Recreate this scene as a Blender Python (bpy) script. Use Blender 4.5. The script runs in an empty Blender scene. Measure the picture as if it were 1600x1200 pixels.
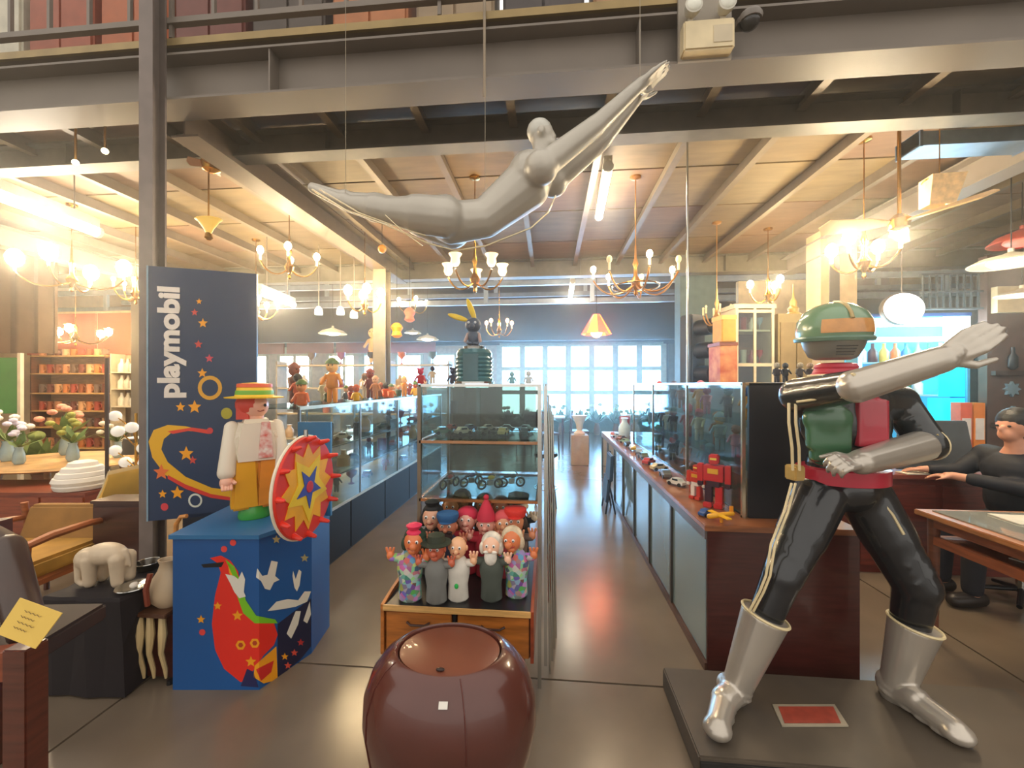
import bpy, bmesh, math, random
from mathutils import Vector, Matrix
R = random.Random(7)
C = bpy.context.scene.collection
sc = bpy.context.scene
# ------------------------------------------------------------ camera
CAMZ, FPX, YAW = 1.5, 631.0, math.radians(5.25)
cam = bpy.data.cameras.new('camera'); cam.sensor_width = 36; cam.lens = 36*FPX/1600; cam.clip_start = .05
co = bpy.data.objects.new('camera', cam); C.objects.link(co)
co.location = (0, 0, CAMZ); co.rotation_euler = (math.pi/2, 0, YAW); sc.camera = co
# ------------------------------------------------------------ daylight through the open front behind the camera
w = bpy.data.worlds.new('world'); sc.world = w; w.use_nodes = True
w.node_tree.nodes['Background'].inputs[0].default_value = (1.0, .93, .84, 1)
w.node_tree.nodes['Background'].inputs[1].default_value = 0.85
sc.view_settings.view_transform = 'Standard'; sc.view_settings.look = 'None'
sc.view_settings.gamma = 1; sc.view_settings.use_curve_mapping = False
sc.view_settings.exposure = 0.65
sc.cycles.max_bounces = 6; sc.cycles.transparent_max_bounces = 24
sc.cycles.sample_clamp_indirect = 4
# ------------------------------------------------------------ pixel (1600x1200) to world
ca, sa = math.cos(YAW), math.sin(YAW)
def ray(px, py):
    rx, uz = (px-800)/FPX, (600-py)/FPX
    return Vector((-sa+rx*ca, ca+rx*sa, uz))
def P(px, py, d): return Vector((0, 0, CAMZ)) + ray(px, py)*d
def onY(px, py, Y): r = ray(px, py); return P(px, py, Y/r.y)
def onX(px, py, X): r = ray(px, py); return P(px, py, X/r.x)
def onZ(px, py, Z): r = ray(px, py); return P(px, py, (Z-CAMZ)/r.z)
def hit(px, py, p0, n):
    r = ray(px, py); o = Vector((0, 0, CAMZ)); return o + r*((Vector(p0)-o).dot(n)/r.dot(n))
def LD(lat, d, z): return Vector((-sa*d+lat*ca, ca*d+lat*sa, z))      # lateral, depth
# ------------------------------------------------------------ materials
def lin(c): return tuple(((v/255)/12.92 if v/255 <= .04045 else ((v/255+.055)/1.055)**2.4) for v in c)
MATS = {}
def mat(col, rough=.5, metal=0., var=.12, scale=9, emit=0., bump=.0, coat=0., stretch=None, col2=None):
    key = (tuple(col), rough, metal, var, scale, emit, bump, coat, stretch, col2)
    if key in MATS: return MATS[key]
    m = bpy.data.materials.new('m_%d' % len(MATS)); m.use_nodes = True
    nt = m.node_tree; b = nt.nodes['Principled BSDF']
    c = lin(col)
    b.inputs['Roughness'].default_value = rough; b.inputs['Metallic'].default_value = metal
    b.inputs['Coat Weight'].default_value = coat
    tc = nt.nodes.new('ShaderNodeTexCoord'); mp = nt.nodes.new('ShaderNodeMapping'); nz = nt.nodes.new('ShaderNodeTexNoise')
    if stretch: mp.inputs['Scale'].default_value = stretch
    nz.inputs['Scale'].default_value = scale; nz.inputs['Detail'].default_value = 4
    nt.links.new(tc.outputs['Object'], mp.inputs[0]); nt.links.new(mp.outputs[0], nz.inputs['Vector'])
    cr = nt.nodes.new('ShaderNodeValToRGB')
    cr.color_ramp.elements[0].position = .3; cr.color_ramp.elements[1].position = .7
    d = lin(col2) if col2 else tuple(min(1, v*(1+var)) for v in c)
    cr.color_ramp.elements[0].color = (*[v*(1-var) for v in c], 1) if not col2 else (*c, 1)
    cr.color_ramp.elements[1].color = (*d, 1)
    nt.links.new(nz.outputs['Fac'], cr.inputs[0]); nt.links.new(cr.outputs[0], b.inputs['Base Color'])
    if bump:
        bp = nt.nodes.new('ShaderNodeBump'); bp.inputs['Strength'].default_value = bump; bp.inputs['Distance'].default_value = .01
        nt.links.new(nz.outputs['Fac'], bp.inputs['Height']); nt.links.new(bp.outputs[0], b.inputs['Normal'])
    if emit:
        b.inputs['Emission Color'].default_value = (*c, 1); b.inputs['Emission Strength'].default_value = emit
    MATS[key] = m; return m
def wood(col, rough=.4, coat=.2, v=.3): return mat(col, rough, 0, v, 6, 0, .05, coat, (1, 1, 9))
def glassmat(tint=(225, 235, 235), refl=.10):
    key = ('glass', tint, refl)
    if key in MATS: return MATS[key]
    m = bpy.data.materials.new('m_glass_%d' % len(MATS)); m.use_nodes = True; nt = m.node_tree
    for n in list(nt.nodes): nt.nodes.remove(n)
    o = nt.nodes.new('ShaderNodeOutputMaterial'); t = nt.nodes.new('ShaderNodeBsdfTransparent'); g = nt.nodes.new('ShaderNodeBsdfGlossy')
    mx = nt.nodes.new('ShaderNodeMixShader'); lw = nt.nodes.new('ShaderNodeLayerWeight'); lw.inputs[0].default_value = .25
    ad = nt.nodes.new('ShaderNodeMath'); ad.operation = 'MULTIPLY_ADD'; ad.inputs[1].default_value = .15; ad.inputs[2].default_value = refl*.5
    t.inputs[0].default_value = (*lin(tint), 1); g.inputs['Roughness'].default_value = .04; g.inputs[0].default_value = (.9, .95, 1, 1)
    nt.links.new(lw.outputs['Facing'], ad.inputs[0]); nt.links.new(ad.outputs[0], mx.inputs[0])
    nt.links.new(t.outputs[0], mx.inputs[1]); nt.links.new(g.outputs[0], mx.inputs[2]); nt.links.new(mx.outputs[0], o.inputs[0])
    MATS[key] = m; return m
def patchwork():
    m = mat((200, 150, 60), .8, 0, .5, 7.7).copy(); nt = m.node_tree; b = nt.nodes['Principled BSDF']
    v = nt.nodes.new('ShaderNodeTexVoronoi'); v.inputs['Scale'].default_value = 48; hs = nt.nodes.new('ShaderNodeHueSaturation'); hs.inputs['Saturation'].default_value = .8; hs.inputs['Value'].default_value = .6
    tc = nt.nodes.new('ShaderNodeTexCoord'); nt.links.new(tc.outputs['Object'], v.inputs['Vector']); nt.links.new(v.outputs['Color'], hs.inputs['Color']); nt.links.new(hs.outputs[0], b.inputs['Base Color']); return m
GLASS = glassmat()
STEEL = mat((122, 112, 102), .5, .1, .08, 3)
CHROME = mat((200, 200, 195), .18, 1, .05, 5)
BRASS = mat((190, 140, 60), .25, 1, .1, 5)
BLACK = mat((22, 22, 26), .4, 0, .2, 5)
GOLD = mat((200, 150, 60), .4, .6)
# ------------------------------------------------------------ mesh builder
def frame(a, b):
    z = (Vector(b)-Vector(a)).normalized(); x = z.orthogonal().normalized(); return x, z.cross(x), z
class MB:
    def __init__(s): s.v = []; s.f = []
    def add(s, vs, fs):
        n = len(s.v); s.v += [Vector(v) for v in vs]; s.f += [[i+n for i in f] for f in fs]; return s
    def box(s, c, size, rz=0, ry=0, rx=0):
        h = [v/2 for v in size]; M = Matrix.Rotation(rz, 3, 'Z') @ Matrix.Rotation(ry, 3, 'Y') @ Matrix.Rotation(rx, 3, 'X')
        vs = [Vector(c)+M@Vector((x*h[0], y*h[1], z*h[2])) for x in (-1, 1) for y in (-1, 1) for z in (-1, 1)]
        return s.add(vs, [(0, 1, 3, 2), (4, 6, 7, 5), (0, 4, 5, 1), (2, 3, 7, 6), (0, 2, 6, 4), (1, 5, 7, 3)])
    def bb(s, x0, x1, y0, y1, z0, z1): return s.box(((x0+x1)/2, (y0+y1)/2, (z0+z1)/2), (x1-x0, y1-y0, z1-z0))
    def rings(s, rings, close=True, cap=True):
        n = len(rings[0]); vs = [p for r in rings for p in r]; fs = []
        for i in range(len(rings)-1):
            for j in range(n): k = (j+1) % n; fs.append((i*n+j, i*n+k, (i+1)*n+k, (i+1)*n+j))
        if cap: fs += [tuple(reversed(range(n))), tuple((len(rings)-1)*n+j for j in range(n))]
        return s.add(vs, fs)
    def cone(s, a, b, r0, r1=None, n=10):
        r1 = r0 if r1 is None else r1; x, y, z = frame(a, b)
        return s.rings([[Vector(p)+(x*math.cos(t)+y*math.sin(t))*r for t in [2*math.pi*i/n for i in range(n)]] for p, r in ((a, r0), (b, r1))])
    def caps(s, a, b, r0, r1=None, n=14, fl=(1, 1)):
        r1 = r0 if r1 is None else r1; a = Vector(a); b = Vector(b)
        if (b-a).length < 1e-5: b = a+Vector((0, 0, 1e-3))
        x, y, z = frame(a, b); rr = []
        for k in range(5): t = -math.pi/2+k*math.pi/10+.05; rr.append((a+z*r0*math.sin(t), r0*math.cos(t)))
        for k in range(5): t = k*math.pi/10+.05*(k == 4)*0; t = min(t, math.pi/2-.05) if k == 4 else t; rr.append((b+z*r1*math.sin(t), r1*math.cos(t)))
        return s.rings([[p+(x*math.cos(q)*fl[0]+y*math.sin(q)*fl[1])*r for q in [2*math.pi*i/n for i in range(n)]] for p, r in rr])
    def ell(s, c, r, M=None, n=16, m=9):
        M = M or Matrix.Identity(3); c = Vector(c); r = (r, r, r) if isinstance(r, (int, float)) else r
        rg = []
        for k in range(m+1):
            t = -math.pi/2+math.pi*k/m; t = max(-1.52, min(1.52, t))
            rg.append([c+M@Vector((r[0]*math.cos(t)*math.cos(q), r[1]*math.cos(t)*math.sin(q), r[2]*math.sin(t))) for q in [2*math.pi*i/n for i in range(n)]])
        return s.rings(rg)
    def lathe(s, c, prof, n=20, M=None, cap=True, sx=1, sy=1):
        M = M or Matrix.Identity(3); c = Vector(c)
        return s.rings([[c+M@Vector((max(r, 1e-4)*sx*math.cos(q), max(r, 1e-4)*sy*math.sin(q), z)) for q in [2*math.pi*i/n for i in range(n)]] for r, z in prof], cap=cap)
    def tube(s, pts, r, n=8, cap=True):
        pts = [Vector(p) for p in pts]; rg = []; x = None
        for i, p in enumerate(pts):
            t = (pts[min(i+1, len(pts)-1)]-pts[max(i-1, 0)]).normalized()
            x = (t.orthogonal() if x is None else x-t*x.dot(t)).normalized(); y = t.cross(x)
            ri = r[i] if isinstance(r, (list, tuple)) else r
            rg.append([p+(x*math.cos(q)+y*math.sin(q))*ri for q in [2*math.pi*k/n for k in range(n)]])
        return s.rings(rg, cap=cap)
    def prism(s, pts, off):
        n = len(pts); off = Vector(off); vs = [Vector(p) for p in pts]+[Vector(p)+off for p in pts]
        return s.add(vs, [tuple(range(n)), tuple(reversed(range(n, 2*n)))]+[(i, i+n, (i+1) % n+n, (i+1) % n) for i in range(n)])
    def ring(s, c, R0, r, M=None, n=24, m=6):
        M = M or Matrix.Identity(3); c = Vector(c)
        vs = []; fs = []
        for i in range(n):
            a = 2*math.pi*i/n
            for j in range(m):
                b = 2*math.pi*j/m; q = R0+r*math.cos(b); vs.append(c+M@Vector((q*math.cos(a), q*math.sin(a), r*math.sin(b))))
                fs.append((i*m+j, ((i+1) % n)*m+j, ((i+1) % n)*m+(j+1) % m, i*m+(j+1) % m))
        return s.add(vs, fs)
    def build(s, name, m, parent=None, smooth=False, bevel=0, loc=None, **pr):
        me = bpy.data.meshes.new(name)
        if parent is not None:
            base = ABS.get(parent.name, Vector((0, 0, 0))); vs = [v-base for v in s.v]
        else: vs = s.v
        if loc is not None: vs = s.v
        me.from_pydata([tuple(v) for v in vs], [], s.f)
        bm = bmesh.new(); bm.from_mesh(me); bmesh.ops.recalc_face_normals(bm, faces=bm.faces)
        if bevel: bmesh.ops.bevel(bm, geom=list(bm.edges), offset=bevel, segments=2, affect='EDGES', clamp_overlap=True)
        bm.to_mesh(me); bm.free()
        if smooth:
            me.polygons.foreach_set('use_smooth', [True]*len(me.polygons))
            try: me.set_sharp_from_angle(angle=math.radians(40))
            except Exception: pass
        me.materials.append(m)
        o = bpy.data.objects.new(name, me); C.objects.link(o)
        if loc is not None: o.location = loc; ABS[o.name] = Vector(loc)
        if parent is not None: o.parent = parent; ABS[o.name] = ABS.get(parent.name, Vector((0, 0, 0)))
        for k, v in pr.items(): o[k] = v
        return o
ABS = {}
def tag(o, label, cat, group=None):
    o['label'] = label; o['category'] = cat
    if group: o['group'] = group
    return o
def thing(name, loc, label, cat, group=None):
    o = bpy.data.objects.new(name, None); C.objects.link(o); o.location = loc; o.empty_display_size = .1
    ABS[o.name] = Vector(loc)
    return tag(o, label, cat, group)
def struct(o): o['kind'] = 'structure'; return o
def finish(mb, name, m, parent, voxel, smooth=6, **pr):
    """solid union of overlapping closed shapes, as one continuous mesh"""
    o = mb.build(name, m, parent)
    r = o.modifiers.new('r', 'REMESH'); r.mode = 'VOXEL'; r.voxel_size = voxel; r.use_smooth_shade = True
    if smooth: q = o.modifiers.new('s', 'SMOOTH'); q.iterations = smooth; q.factor = .6
    dg = bpy.context.evaluated_depsgraph_get(); dg.update()
    me = bpy.data.meshes.new_from_object(o.evaluated_get(dg)); o.modifiers.clear(); o.data = me
    for k, v in pr.items(): o[k] = v
    me.polygons.foreach_set('use_smooth', [True]*len(me.polygons))
    if not me.materials: me.materials.append(m)
    return o
def text(s, m, parent, origin, xdir, ydir, size, name='lettering', depth=.002, bold=0.0, wid=1.0):
    cu = bpy.data.curves.new('t', 'FONT'); cu.body = s; cu.size = size; cu.extrude = depth; cu.offset = bold; cu.align_x = 'LEFT'; cu.resolution_u = 4
    t = bpy.data.objects.new('t', cu); C.objects.link(t)
    dg = bpy.context.evaluated_depsgraph_get(); dg.update()
    me = bpy.data.meshes.new_from_object(t.evaluated_get(dg)); bpy.data.objects.remove(t)
    x = Vector(xdir).normalized(); y = Vector(ydir).normalized(); z = x.cross(y); b = ABS.get(parent.name, Vector((0, 0, 0)))
    for v in me.vertices: p = v.co.copy(); v.co = Vector(origin)-b+x*p.x*wid+y*p.y+z*p.z
    me.materials.clear(); me.materials.append(m)
    o = bpy.data.objects.new(name, me); C.objects.link(o); o.parent = parent; return o
def light(p, e, col=(1, .75, .45), r=.06, name='bulb_light'):
    l = bpy.data.lights.new(name, 'POINT'); l.energy = e*.72; l.color = col; l.shadow_soft_size = r
    o = bpy.data.objects.new(name, l); C.objects.link(o); o.location = p; return o
def hand(mb, wrist, tip, up, size=.18, curl=0., spread=.16, side=1):
    """palm and five fingers; tip gives direction, up is the back of the hand"""
    wr = Vector(wrist); f = (Vector(tip)-wr).normalized(); u = Vector(up); u = (u-f*u.dot(f)).normalized(); s = f.cross(u)*side
    k = size/.18
    mb.caps(wr, wr+f*.03*k, .026*k, .028*k)
    for i in range(4):
        o = (i-1.5)*.02*k; mb.caps(wr+f*.02*k+s*o*.6, wr+f*.085*k+s*o, .014*k, .0125*k)
    for i, L in enumerate((.065, .078, .073, .055)):
        o = (i-1.5)*.021*k; p = wr+f*.088*k+s*o; di = (f+s*spread*(i-1.5)*.5).normalized(); a = 0
        for j, q in enumerate((.42, .33, .25)):
            a = curl*(j+1)*.9; dj = (di*math.cos(a)-u*math.sin(a)); p2 = p+dj*L*k*q*(1 if curl < .5 else .9); mb.caps(p, p2, (.0098-.001*j)*k, (.009-.001*j)*k, n=10); p = p2
    p = wr+f*.02*k-s*.025*k-u*.004; d1 = (f*.7-s*.75-u*.2).normalized()
    p2 = p+d1*.04*k; d2 = (f*.95-s*.25-u*(.2+curl*.4)).normalized(); p3 = p2+d2*.03*k; mb.caps(p, p2, .0135*k, .0115*k, n=10); mb.caps(p2, p3, .011*k, .0095*k, n=10); mb.caps(p3, p3+d2*.02*k, .0095*k, .008*k, n=10)
def star(c, M, r0, r1, n=5, ph=0):
    return [Vector(c)+M@Vector(((r0 if i % 2 == 0 else r1)*math.sin(ph+math.pi*i/n), (r0 if i % 2 == 0 else r1)*math.cos(ph+math.pi*i/n), 0)) for i in range(2*n)]
# ============================================================ SETTING
CONC = mat((120, 106, 90), .22, 0, .22, 1.6, 0, .03, 0, None)
fl = struct(MB().bb(-16, 14, -16, 15, -.2, -.012).build('floor', mat((95, 82, 70), .8)))
xs = [-11, -6.4, -2.03, 2.38, 6.8, 9]; ys = [-15.5, 2.06, 6.4, 10.8, 15]
for i in range(5):
    for j in range(4): MB().bb(xs[i]+.006, xs[i+1]-.006, ys[j]+.006, ys[j+1]-.006, -.05, 0).build('concrete_slab', CONC, fl)
BW = 12.6
WALLC = mat((196, 190, 172), .7)
# back wall with its window openings
wb = struct(MB().bb(-11, 9, BW+.3, BW+.4, 0, 5.2).build('wall_back', mat((120, 120, 112), .8)))
PILC = mat((186, 196, 176), .6)
wx0, wn, wp = -1.55, 8, .70          # central window bank
MB().bb(-11, wx0, BW, BW+.3, 0, .95).build('sill_wall', WALLC, wb); MB().bb(3.6, 9, BW, BW+.3, 0, 5.2).build('side_wall', mat((110, 104, 96), .8), wb)
MB().bb(-11, 9, BW, BW+.3, 2.72, 5.2).build('header_wall', mat((96, 92, 88), .8), wb)
MB().bb(wx0, 3.6, BW, BW+.3, 0, .5).build('sill_wall', mat((120, 132, 108), .8), wb)
DAY = mat((150, 208, 255), .5, 0, 0, 5, 14)
DAYW = mat((255, 250, 240), .5, 0, 0, 5, 9)
k = 1
def window(x0, x1, z0, z1, nx, nz, m, fr=.05):
    global k
    t = struct(MB().bb(x0, x1, BW+.2, BW+.28, z0, z1).build('window_%d' % k, PILC)); k += 1
    for i in range(nx+1): x = x0+(x1-x0)*i/nx; MB().bb(x-fr, x+fr, BW-.02, BW+.2, z0, z1).build('mullion', PILC, t)
    for i in range(nz+1): z = z0+(z1-z0)*i/nz; MB().bb(x0, x1, BW+.0, BW+.19, z-fr*.7, z+fr*.7).build('transom', PILC, t)
    for i in range(nx):
        for j in range(nz):
            a, b = x0+(x1-x0)*i/nx+fr, x0+(x1-x0)*(i+1)/nx-fr; c, d = z0+(z1-z0)*j/nz+fr*.7, z0+(z1-z0)*(j+1)/nz-fr*.7
            MB().bb(a, b, BW+.1, BW+.12, c, d).build('pane', m, t)
window(wx0, 3.45, .5, 2.72, 7, 3, DAY, .085)
for i, x in enumerate((-10.4, -8.9, -7.2, -6.0, -4.9, -3.8, -2.7)):
    window(x, x+(.85 if i > 2 else 1.1), 1.35, 2.45, 1 if i > 2 else 2, 1, DAYW if i < 3 else DAY)
for a, b in ((-9.3, -8.9), (-7.8, -7.2), (-6.35, -6.0), (-5.15, -4.9), (-4.05, -3.8), (-2.95, -2.7), (-1.85, wx0)): MB().bb(a, b, BW+.02, BW+.3, .95, 2.72).build('pier', WALLC, wb)
MB().bb(-11, wx0, BW+.05, BW+.3, 2.45, 2.72).build('lintel_strip', WALLC, wb)
MB().bb(-11, wx0, BW+.05, BW+.3, .95, 1.35).build('lintel_strip', WALLC, wb)
REDP = mat((196, 92, 70), .6, 0, .15, 2)
for x in (-10.3, -8.6, -6.9, -5.2): MB().bb(x, x+1.6, BW-.05, BW-.005, 2.5, 3.1).build('red_banner', REDP, wb)
struct(MB().bb(-11.2, -11, -2.5, 15, 0, 5.4).build('wall_left', mat((140, 112, 84), .8)))
struct(MB().bb(9, 9.2, -2.5, 15, 0, 5.4).build('wall_right', mat((120, 105, 90), .8)))
# ---- mezzanine ceiling of plywood sheets on steel joists
CY0, CY1, CZ = 2.45, 6.75, 3.50
cl = struct(MB().bb(-10.98, 8.98, CY0, CY1, CZ+.03, CZ+.10).build('ceiling', mat((70, 55, 42), .8)))
ply = [mat((122, 104, 74), .6, 0, .18, 3, 0, 0, 0, (1, 4, 1)), mat((112, 94, 68), .6, 0, .18, 3, 0, 0, 0, (1, 4, 1)), mat((114, 90, 70), .6, 0, .15, 3, 0, 0, 0, (1, 4, 1))]
JX = [1.07+.665*i for i in range(-18, 12) if -10.9 < 1.07+.665*i < 8.9]
CYs = [CY0, 3.05, 3.85, 4.7, 5.7, CY1]
for i in range(len(JX)-1):
    for j in range(5): MB().bb(JX[i]+.01, JX[i+1]-.01, CYs[j]+.012, CYs[j+1]-.012, CZ, CZ+.03).build('plywood_sheet', ply[R.randrange(3)], cl)
for x in JX:
    MB().bb(x-.008, x+.008, CY0+.1, CY1, CZ-.10, CZ).bb(x-.03, x+.03, CY0+.1, CY1, CZ-.108, CZ-.10).build('joist', mat((112, 98, 80), .5, .1), cl)
def ibeam(y, z0, z1, w, name, x0=-11, x1=9, m=STEEL):
    t = struct(MB().bb(x0, x1, y-.006, y+.006, z0+.012, z1-.012).build(name, m))
    MB().bb(x0, x1, y-w/2, y+w/2, z0, z0+.014).build('flange', m, t); MB().bb(x0, x1, y-w/2, y+w/2, z1-.014, z1).build('flange', m, t)
    for i in range(int((x1-x0)/2.2)): MB().bb(x0+2.2*i+.5, x0+2.2*i+.51, y-w/2+.01, y+w/2-.01, z0+.014, z1-.014).build('stiffener', m, t)
    return t
ibeam(2.40, 3.265, 3.555, .20, 'trim_1')
ibeam(2.98, 3.265, 3.46, .14, 'trim_2', m=mat((104, 98, 88), .5, .1))
ibeam(6.55, 3.22, 3.5, .18, 'trim_3', m=mat((108, 102, 88), .5, .1))
def ybeam(x, y0, y1, z0, z1, w, name, m=STEEL):
    t = struct(MB().bb(x-.006, x+.006, y0, y1, z0+.012, z1-.012).build(name, m))
    MB().bb(x-w/2, x+w/2, y0, y1, z0, z0+.014).build('flange', m, t); MB().bb(x-w/2, x+w/2, y0, y1, z1-.014, z1).build('flange', m, t)
ybeam(-2.44, 2.5, 6.5, 3.16, 3.40, .2, 'trim_4', mat((92, 76, 60), .5, .1)); ybeam(3.6, 2.5, 6.5, 3.16, 3.40, .2, 'trim_5'); ybeam(-6.6, 2.5, 6.5, 3.16, 3.4, .2, 'trim_6')
# ---- H columns
def column(x, y, z1, s, name, m=STEEL):
    t = struct(MB().bb(x-.006, x+.006, y-s/2+.01, y+s/2-.01, 0, z1).build(name, m))
    MB().bb(x-s/2, x+s/2, y-s/2, y-s/2+.012, 0, z1).build('flange', m, t); MB().bb(x-s/2, x+s/2, y+s/2-.012, y+s/2, 0, z1).build('flange', m, t)
    MB().bb(x-s*.8, x+s*.8, y-s*.8, y+s*.8, 0, .02).build('base_plate', m, t)
column(-2.405, 2.252, 5.2, .09, 'trim_7', mat((118, 106, 100), .45, .3)); column(-2.44, 5.72, 3.2, .19, 'trim_8', mat((128, 120, 104), .5, .2)); column(-6.6, 6.0, 3.2, .19, 'trim_10')
# ---- mezzanine floor edge with its railing
ed = struct(MB().bb(-11, 9, 2.32, 6.7, 3.60, 3.66).build('trim_11', mat((130, 112, 88), .6)))
MB().bb(-11, 9, 2.30, 2.32, 3.60, 3.645).build('edge_strip', mat((150, 128, 84), .4, .4), ed)
rl = struct(MB().bb(-11, 9, 2.30, 2.34, 3.74, 3.775).build('trim_12', STEEL))
MB().bb(-11, 9, 2.30, 2.34, 4.6, 4.64).build('handrail', STEEL, rl)
for i in range(70): x = -10.9+.285*i; MB().bb(x-.01, x+.01, 2.31, 2.33, 3.66 if i % 6 == 0 else 3.775, 4.6).build('baluster', STEEL, rl)
# goods on the mezzanine seen between the rails
cols = [(150, 190, 200), (196, 190, 170), (150, 75, 50), (170, 90, 50), (110, 58, 48), (80, 70, 62), (176, 110, 66), (150, 128, 100), (70, 62, 60), (160, 120, 80), (90, 80, 70), (130, 100, 74), (170, 130, 70), (95, 90, 80)]
nm = ['pale blue', 'cream', 'brick red', 'rust orange', 'dark maroon', 'dark grey', 'amber', 'beige', 'charcoal', 'tan', 'olive grey', 'brown', 'mustard', 'stone grey']
for i, (c, n_) in enumerate(zip(cols, nm)):
    x = -5.0+i*.62; h = .5+.3*R.random()
    t = thing('storage_cabinet', (x, 2.95, 3.66), '%s cabinet standing on the mezzanine behind the railing' % n_, 'cabinet', 'cabinets on the mezzanine')
    MB().bb(x-.28, x+.28, 2.8, 3.1, 3.66, 3.66+.6+h).build('cabinet_body', mat(c, .6), t)
    for q in (-1, 1): MB().bb(x+q*.135-.125, x+q*.135+.125, 2.785, 2.799, 3.69, 3.64+.6+h).build('cabinet_door', mat(tuple(min(255, v+12) for v in c), .5), t)
# ---- far hall: roof, trusses, railing beyond the ceiling
struct(MB().bb(-11, 9, 6.8, 15, 5.0, 5.1).build('ceiling_far', mat((120, 122, 124), .8)))
for q, (y, z, m_) in enumerate(((8.0, 3.86, (168, 182, 190)), (8.0, 3.50, (140, 150, 158)), (8.05, 3.14, (130, 136, 144)), (9.5, 4.3, (120, 126, 132)), (9.5, 3.6, (116, 122, 130)))):
    t = struct(MB().bb(-11, 9, y-.04, y+.04, z-.05, z+.05).build('trim_%d' % (13+q), mat(m_, .35, .4)))
    if q in (0, 3):
        for i in range(9): MB().bb(-9.7+2.1*i, -9.62+2.1*i, y-.03, y+.03, z-.75, z-.05).build('strut', mat((150, 160, 168), .35, .4), t)
struct(MB().bb(2.25, 2.85, 7.2, 7.5, 0, 5.0).build('trim_31', mat((92, 112, 112), .6)))
struct(MB().bb(-11, 9, 11.6, 11.7, 2.75, 5.0).build('trim_20', mat((70, 70, 80), .7, 0, .1, 2)))
for i in range(5): # long roof rafters of the far hall
    struct(MB().box((-3.8+2.2*i, 9.2, 4.75), (.12, 5.0, .22)).build('trim_%d' % (21+i), mat((104, 104, 106), .5, .2)))
# partitions: left display wall and right service wall
pl = struct(MB().bb(-10.9, -5.6, 7.0, 7.1, 0, 2.9).build('wall_partition', mat((214, 188, 150), .7)))
for x in (-10.1, -8.58, -7.06): MB().bb(x, x+1.46, 6.95, 6.99, 2.06, 2.85).build('red_panel', REDP, pl)
pr_ = struct(MB().bb(3.3, 5.0, 7.4, 7.5, 0, 3.3).build('wall_side', mat((206, 184, 150), .7)))
pq = struct(MB().bb(5.09, 8.9, 5.2, 5.3, 0, 3.0).build('wall_service', mat((96, 74, 66), .7)))
MB().bb(5.12, 8.9, 5.12, 5.19, 2.32, 2.62).build('fascia_board', mat((206, 188, 150), .6), pq)
for z in (1.0, 1.6): MB().bb(5.12, 8.9, 5.14, 5.19, z, z+.05).build('wall_rail', mat((70, 52, 46), .6), pq)
# ============================================================ LAMPS
def emi(c, e): return mat(c, .5, 0, 0, 5, e)
def tube_light(a, b, r, label, e=14, col=(255, 244, 214), pw=30):
    a, b = Vector(a), Vector(b); m = (a+b)/2
    t = thing('tube_light', m, label, 'light', 'fluorescent tubes'); d = (b-a).normalized()
    MB().cone(a, b, r, n=12).build('tube', emi(col, e), t, smooth=True)
    u = Vector((0, 0, r*1.7))
    MB().tube([a+u, b+u], r*1.3, 4).build('housing', mat((200, 195, 180), .5), t)
    for p, q in ((a, -1), (b, 1)): MB().cone(p, p+d*q*.03, r*1.2, n=10).cone(p+u, p-u*.2, r*.6).build('end_cap', mat((190, 185, 170), .5), t)
    for f in (.2, .8): p = a.lerp(b, f)+u; MB().cone(p, (p.x, p.y, CZ+.004), .006, n=6).build('hanger', STEEL, t)
    l = light(m-Vector((0, 0, .1)), pw, (1, .88, .68), .15)
tube_light(P(-60, 283, 3.0), P(150, 362, 3.9), .045, 'long bright tube light at upper left beside the steel column', 26, (255, 240, 220), 34)
tube_light(P(950, 262, 3.35), P(936, 338, 4.5), .038, 'bright tube light hanging behind the hand of the silver swimmer', 34, (255, 240, 206), 24)
tube_light(P(895, 440, 7.0), P(891, 466, 8.4), .04, 'small distant tube light above the aisle windows', 30, pw=25)
tube_light(P(404, 456, 5.2), P(458, 476, 6.5), .04, 'short bright tube light above the goods on the left counter', 40, pw=30)
BULB = emi((255, 222, 164), 130)
def bulb(t, p, r=.03, m=None, cup=True, pw=0):
    p = Vector(p)
    MB().ell(p, (r, r, r*1.35), n=12, m=8).build('bulb', m or BULB, t, smooth=True)
    if cup: MB().lathe(p-Vector((0, 0, r*2.6)), [(r*.45, 0), (r*.6, r*.9), (r*.9, r*1.1), (r*.6, r*1.5)], 10).build('candle_cup', GOLD, t)
    if pw: light(p+Vector((0, 0, -r*1.2-.02 if not cup else r*2)), pw, (1, .80, .58), .05)
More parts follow.
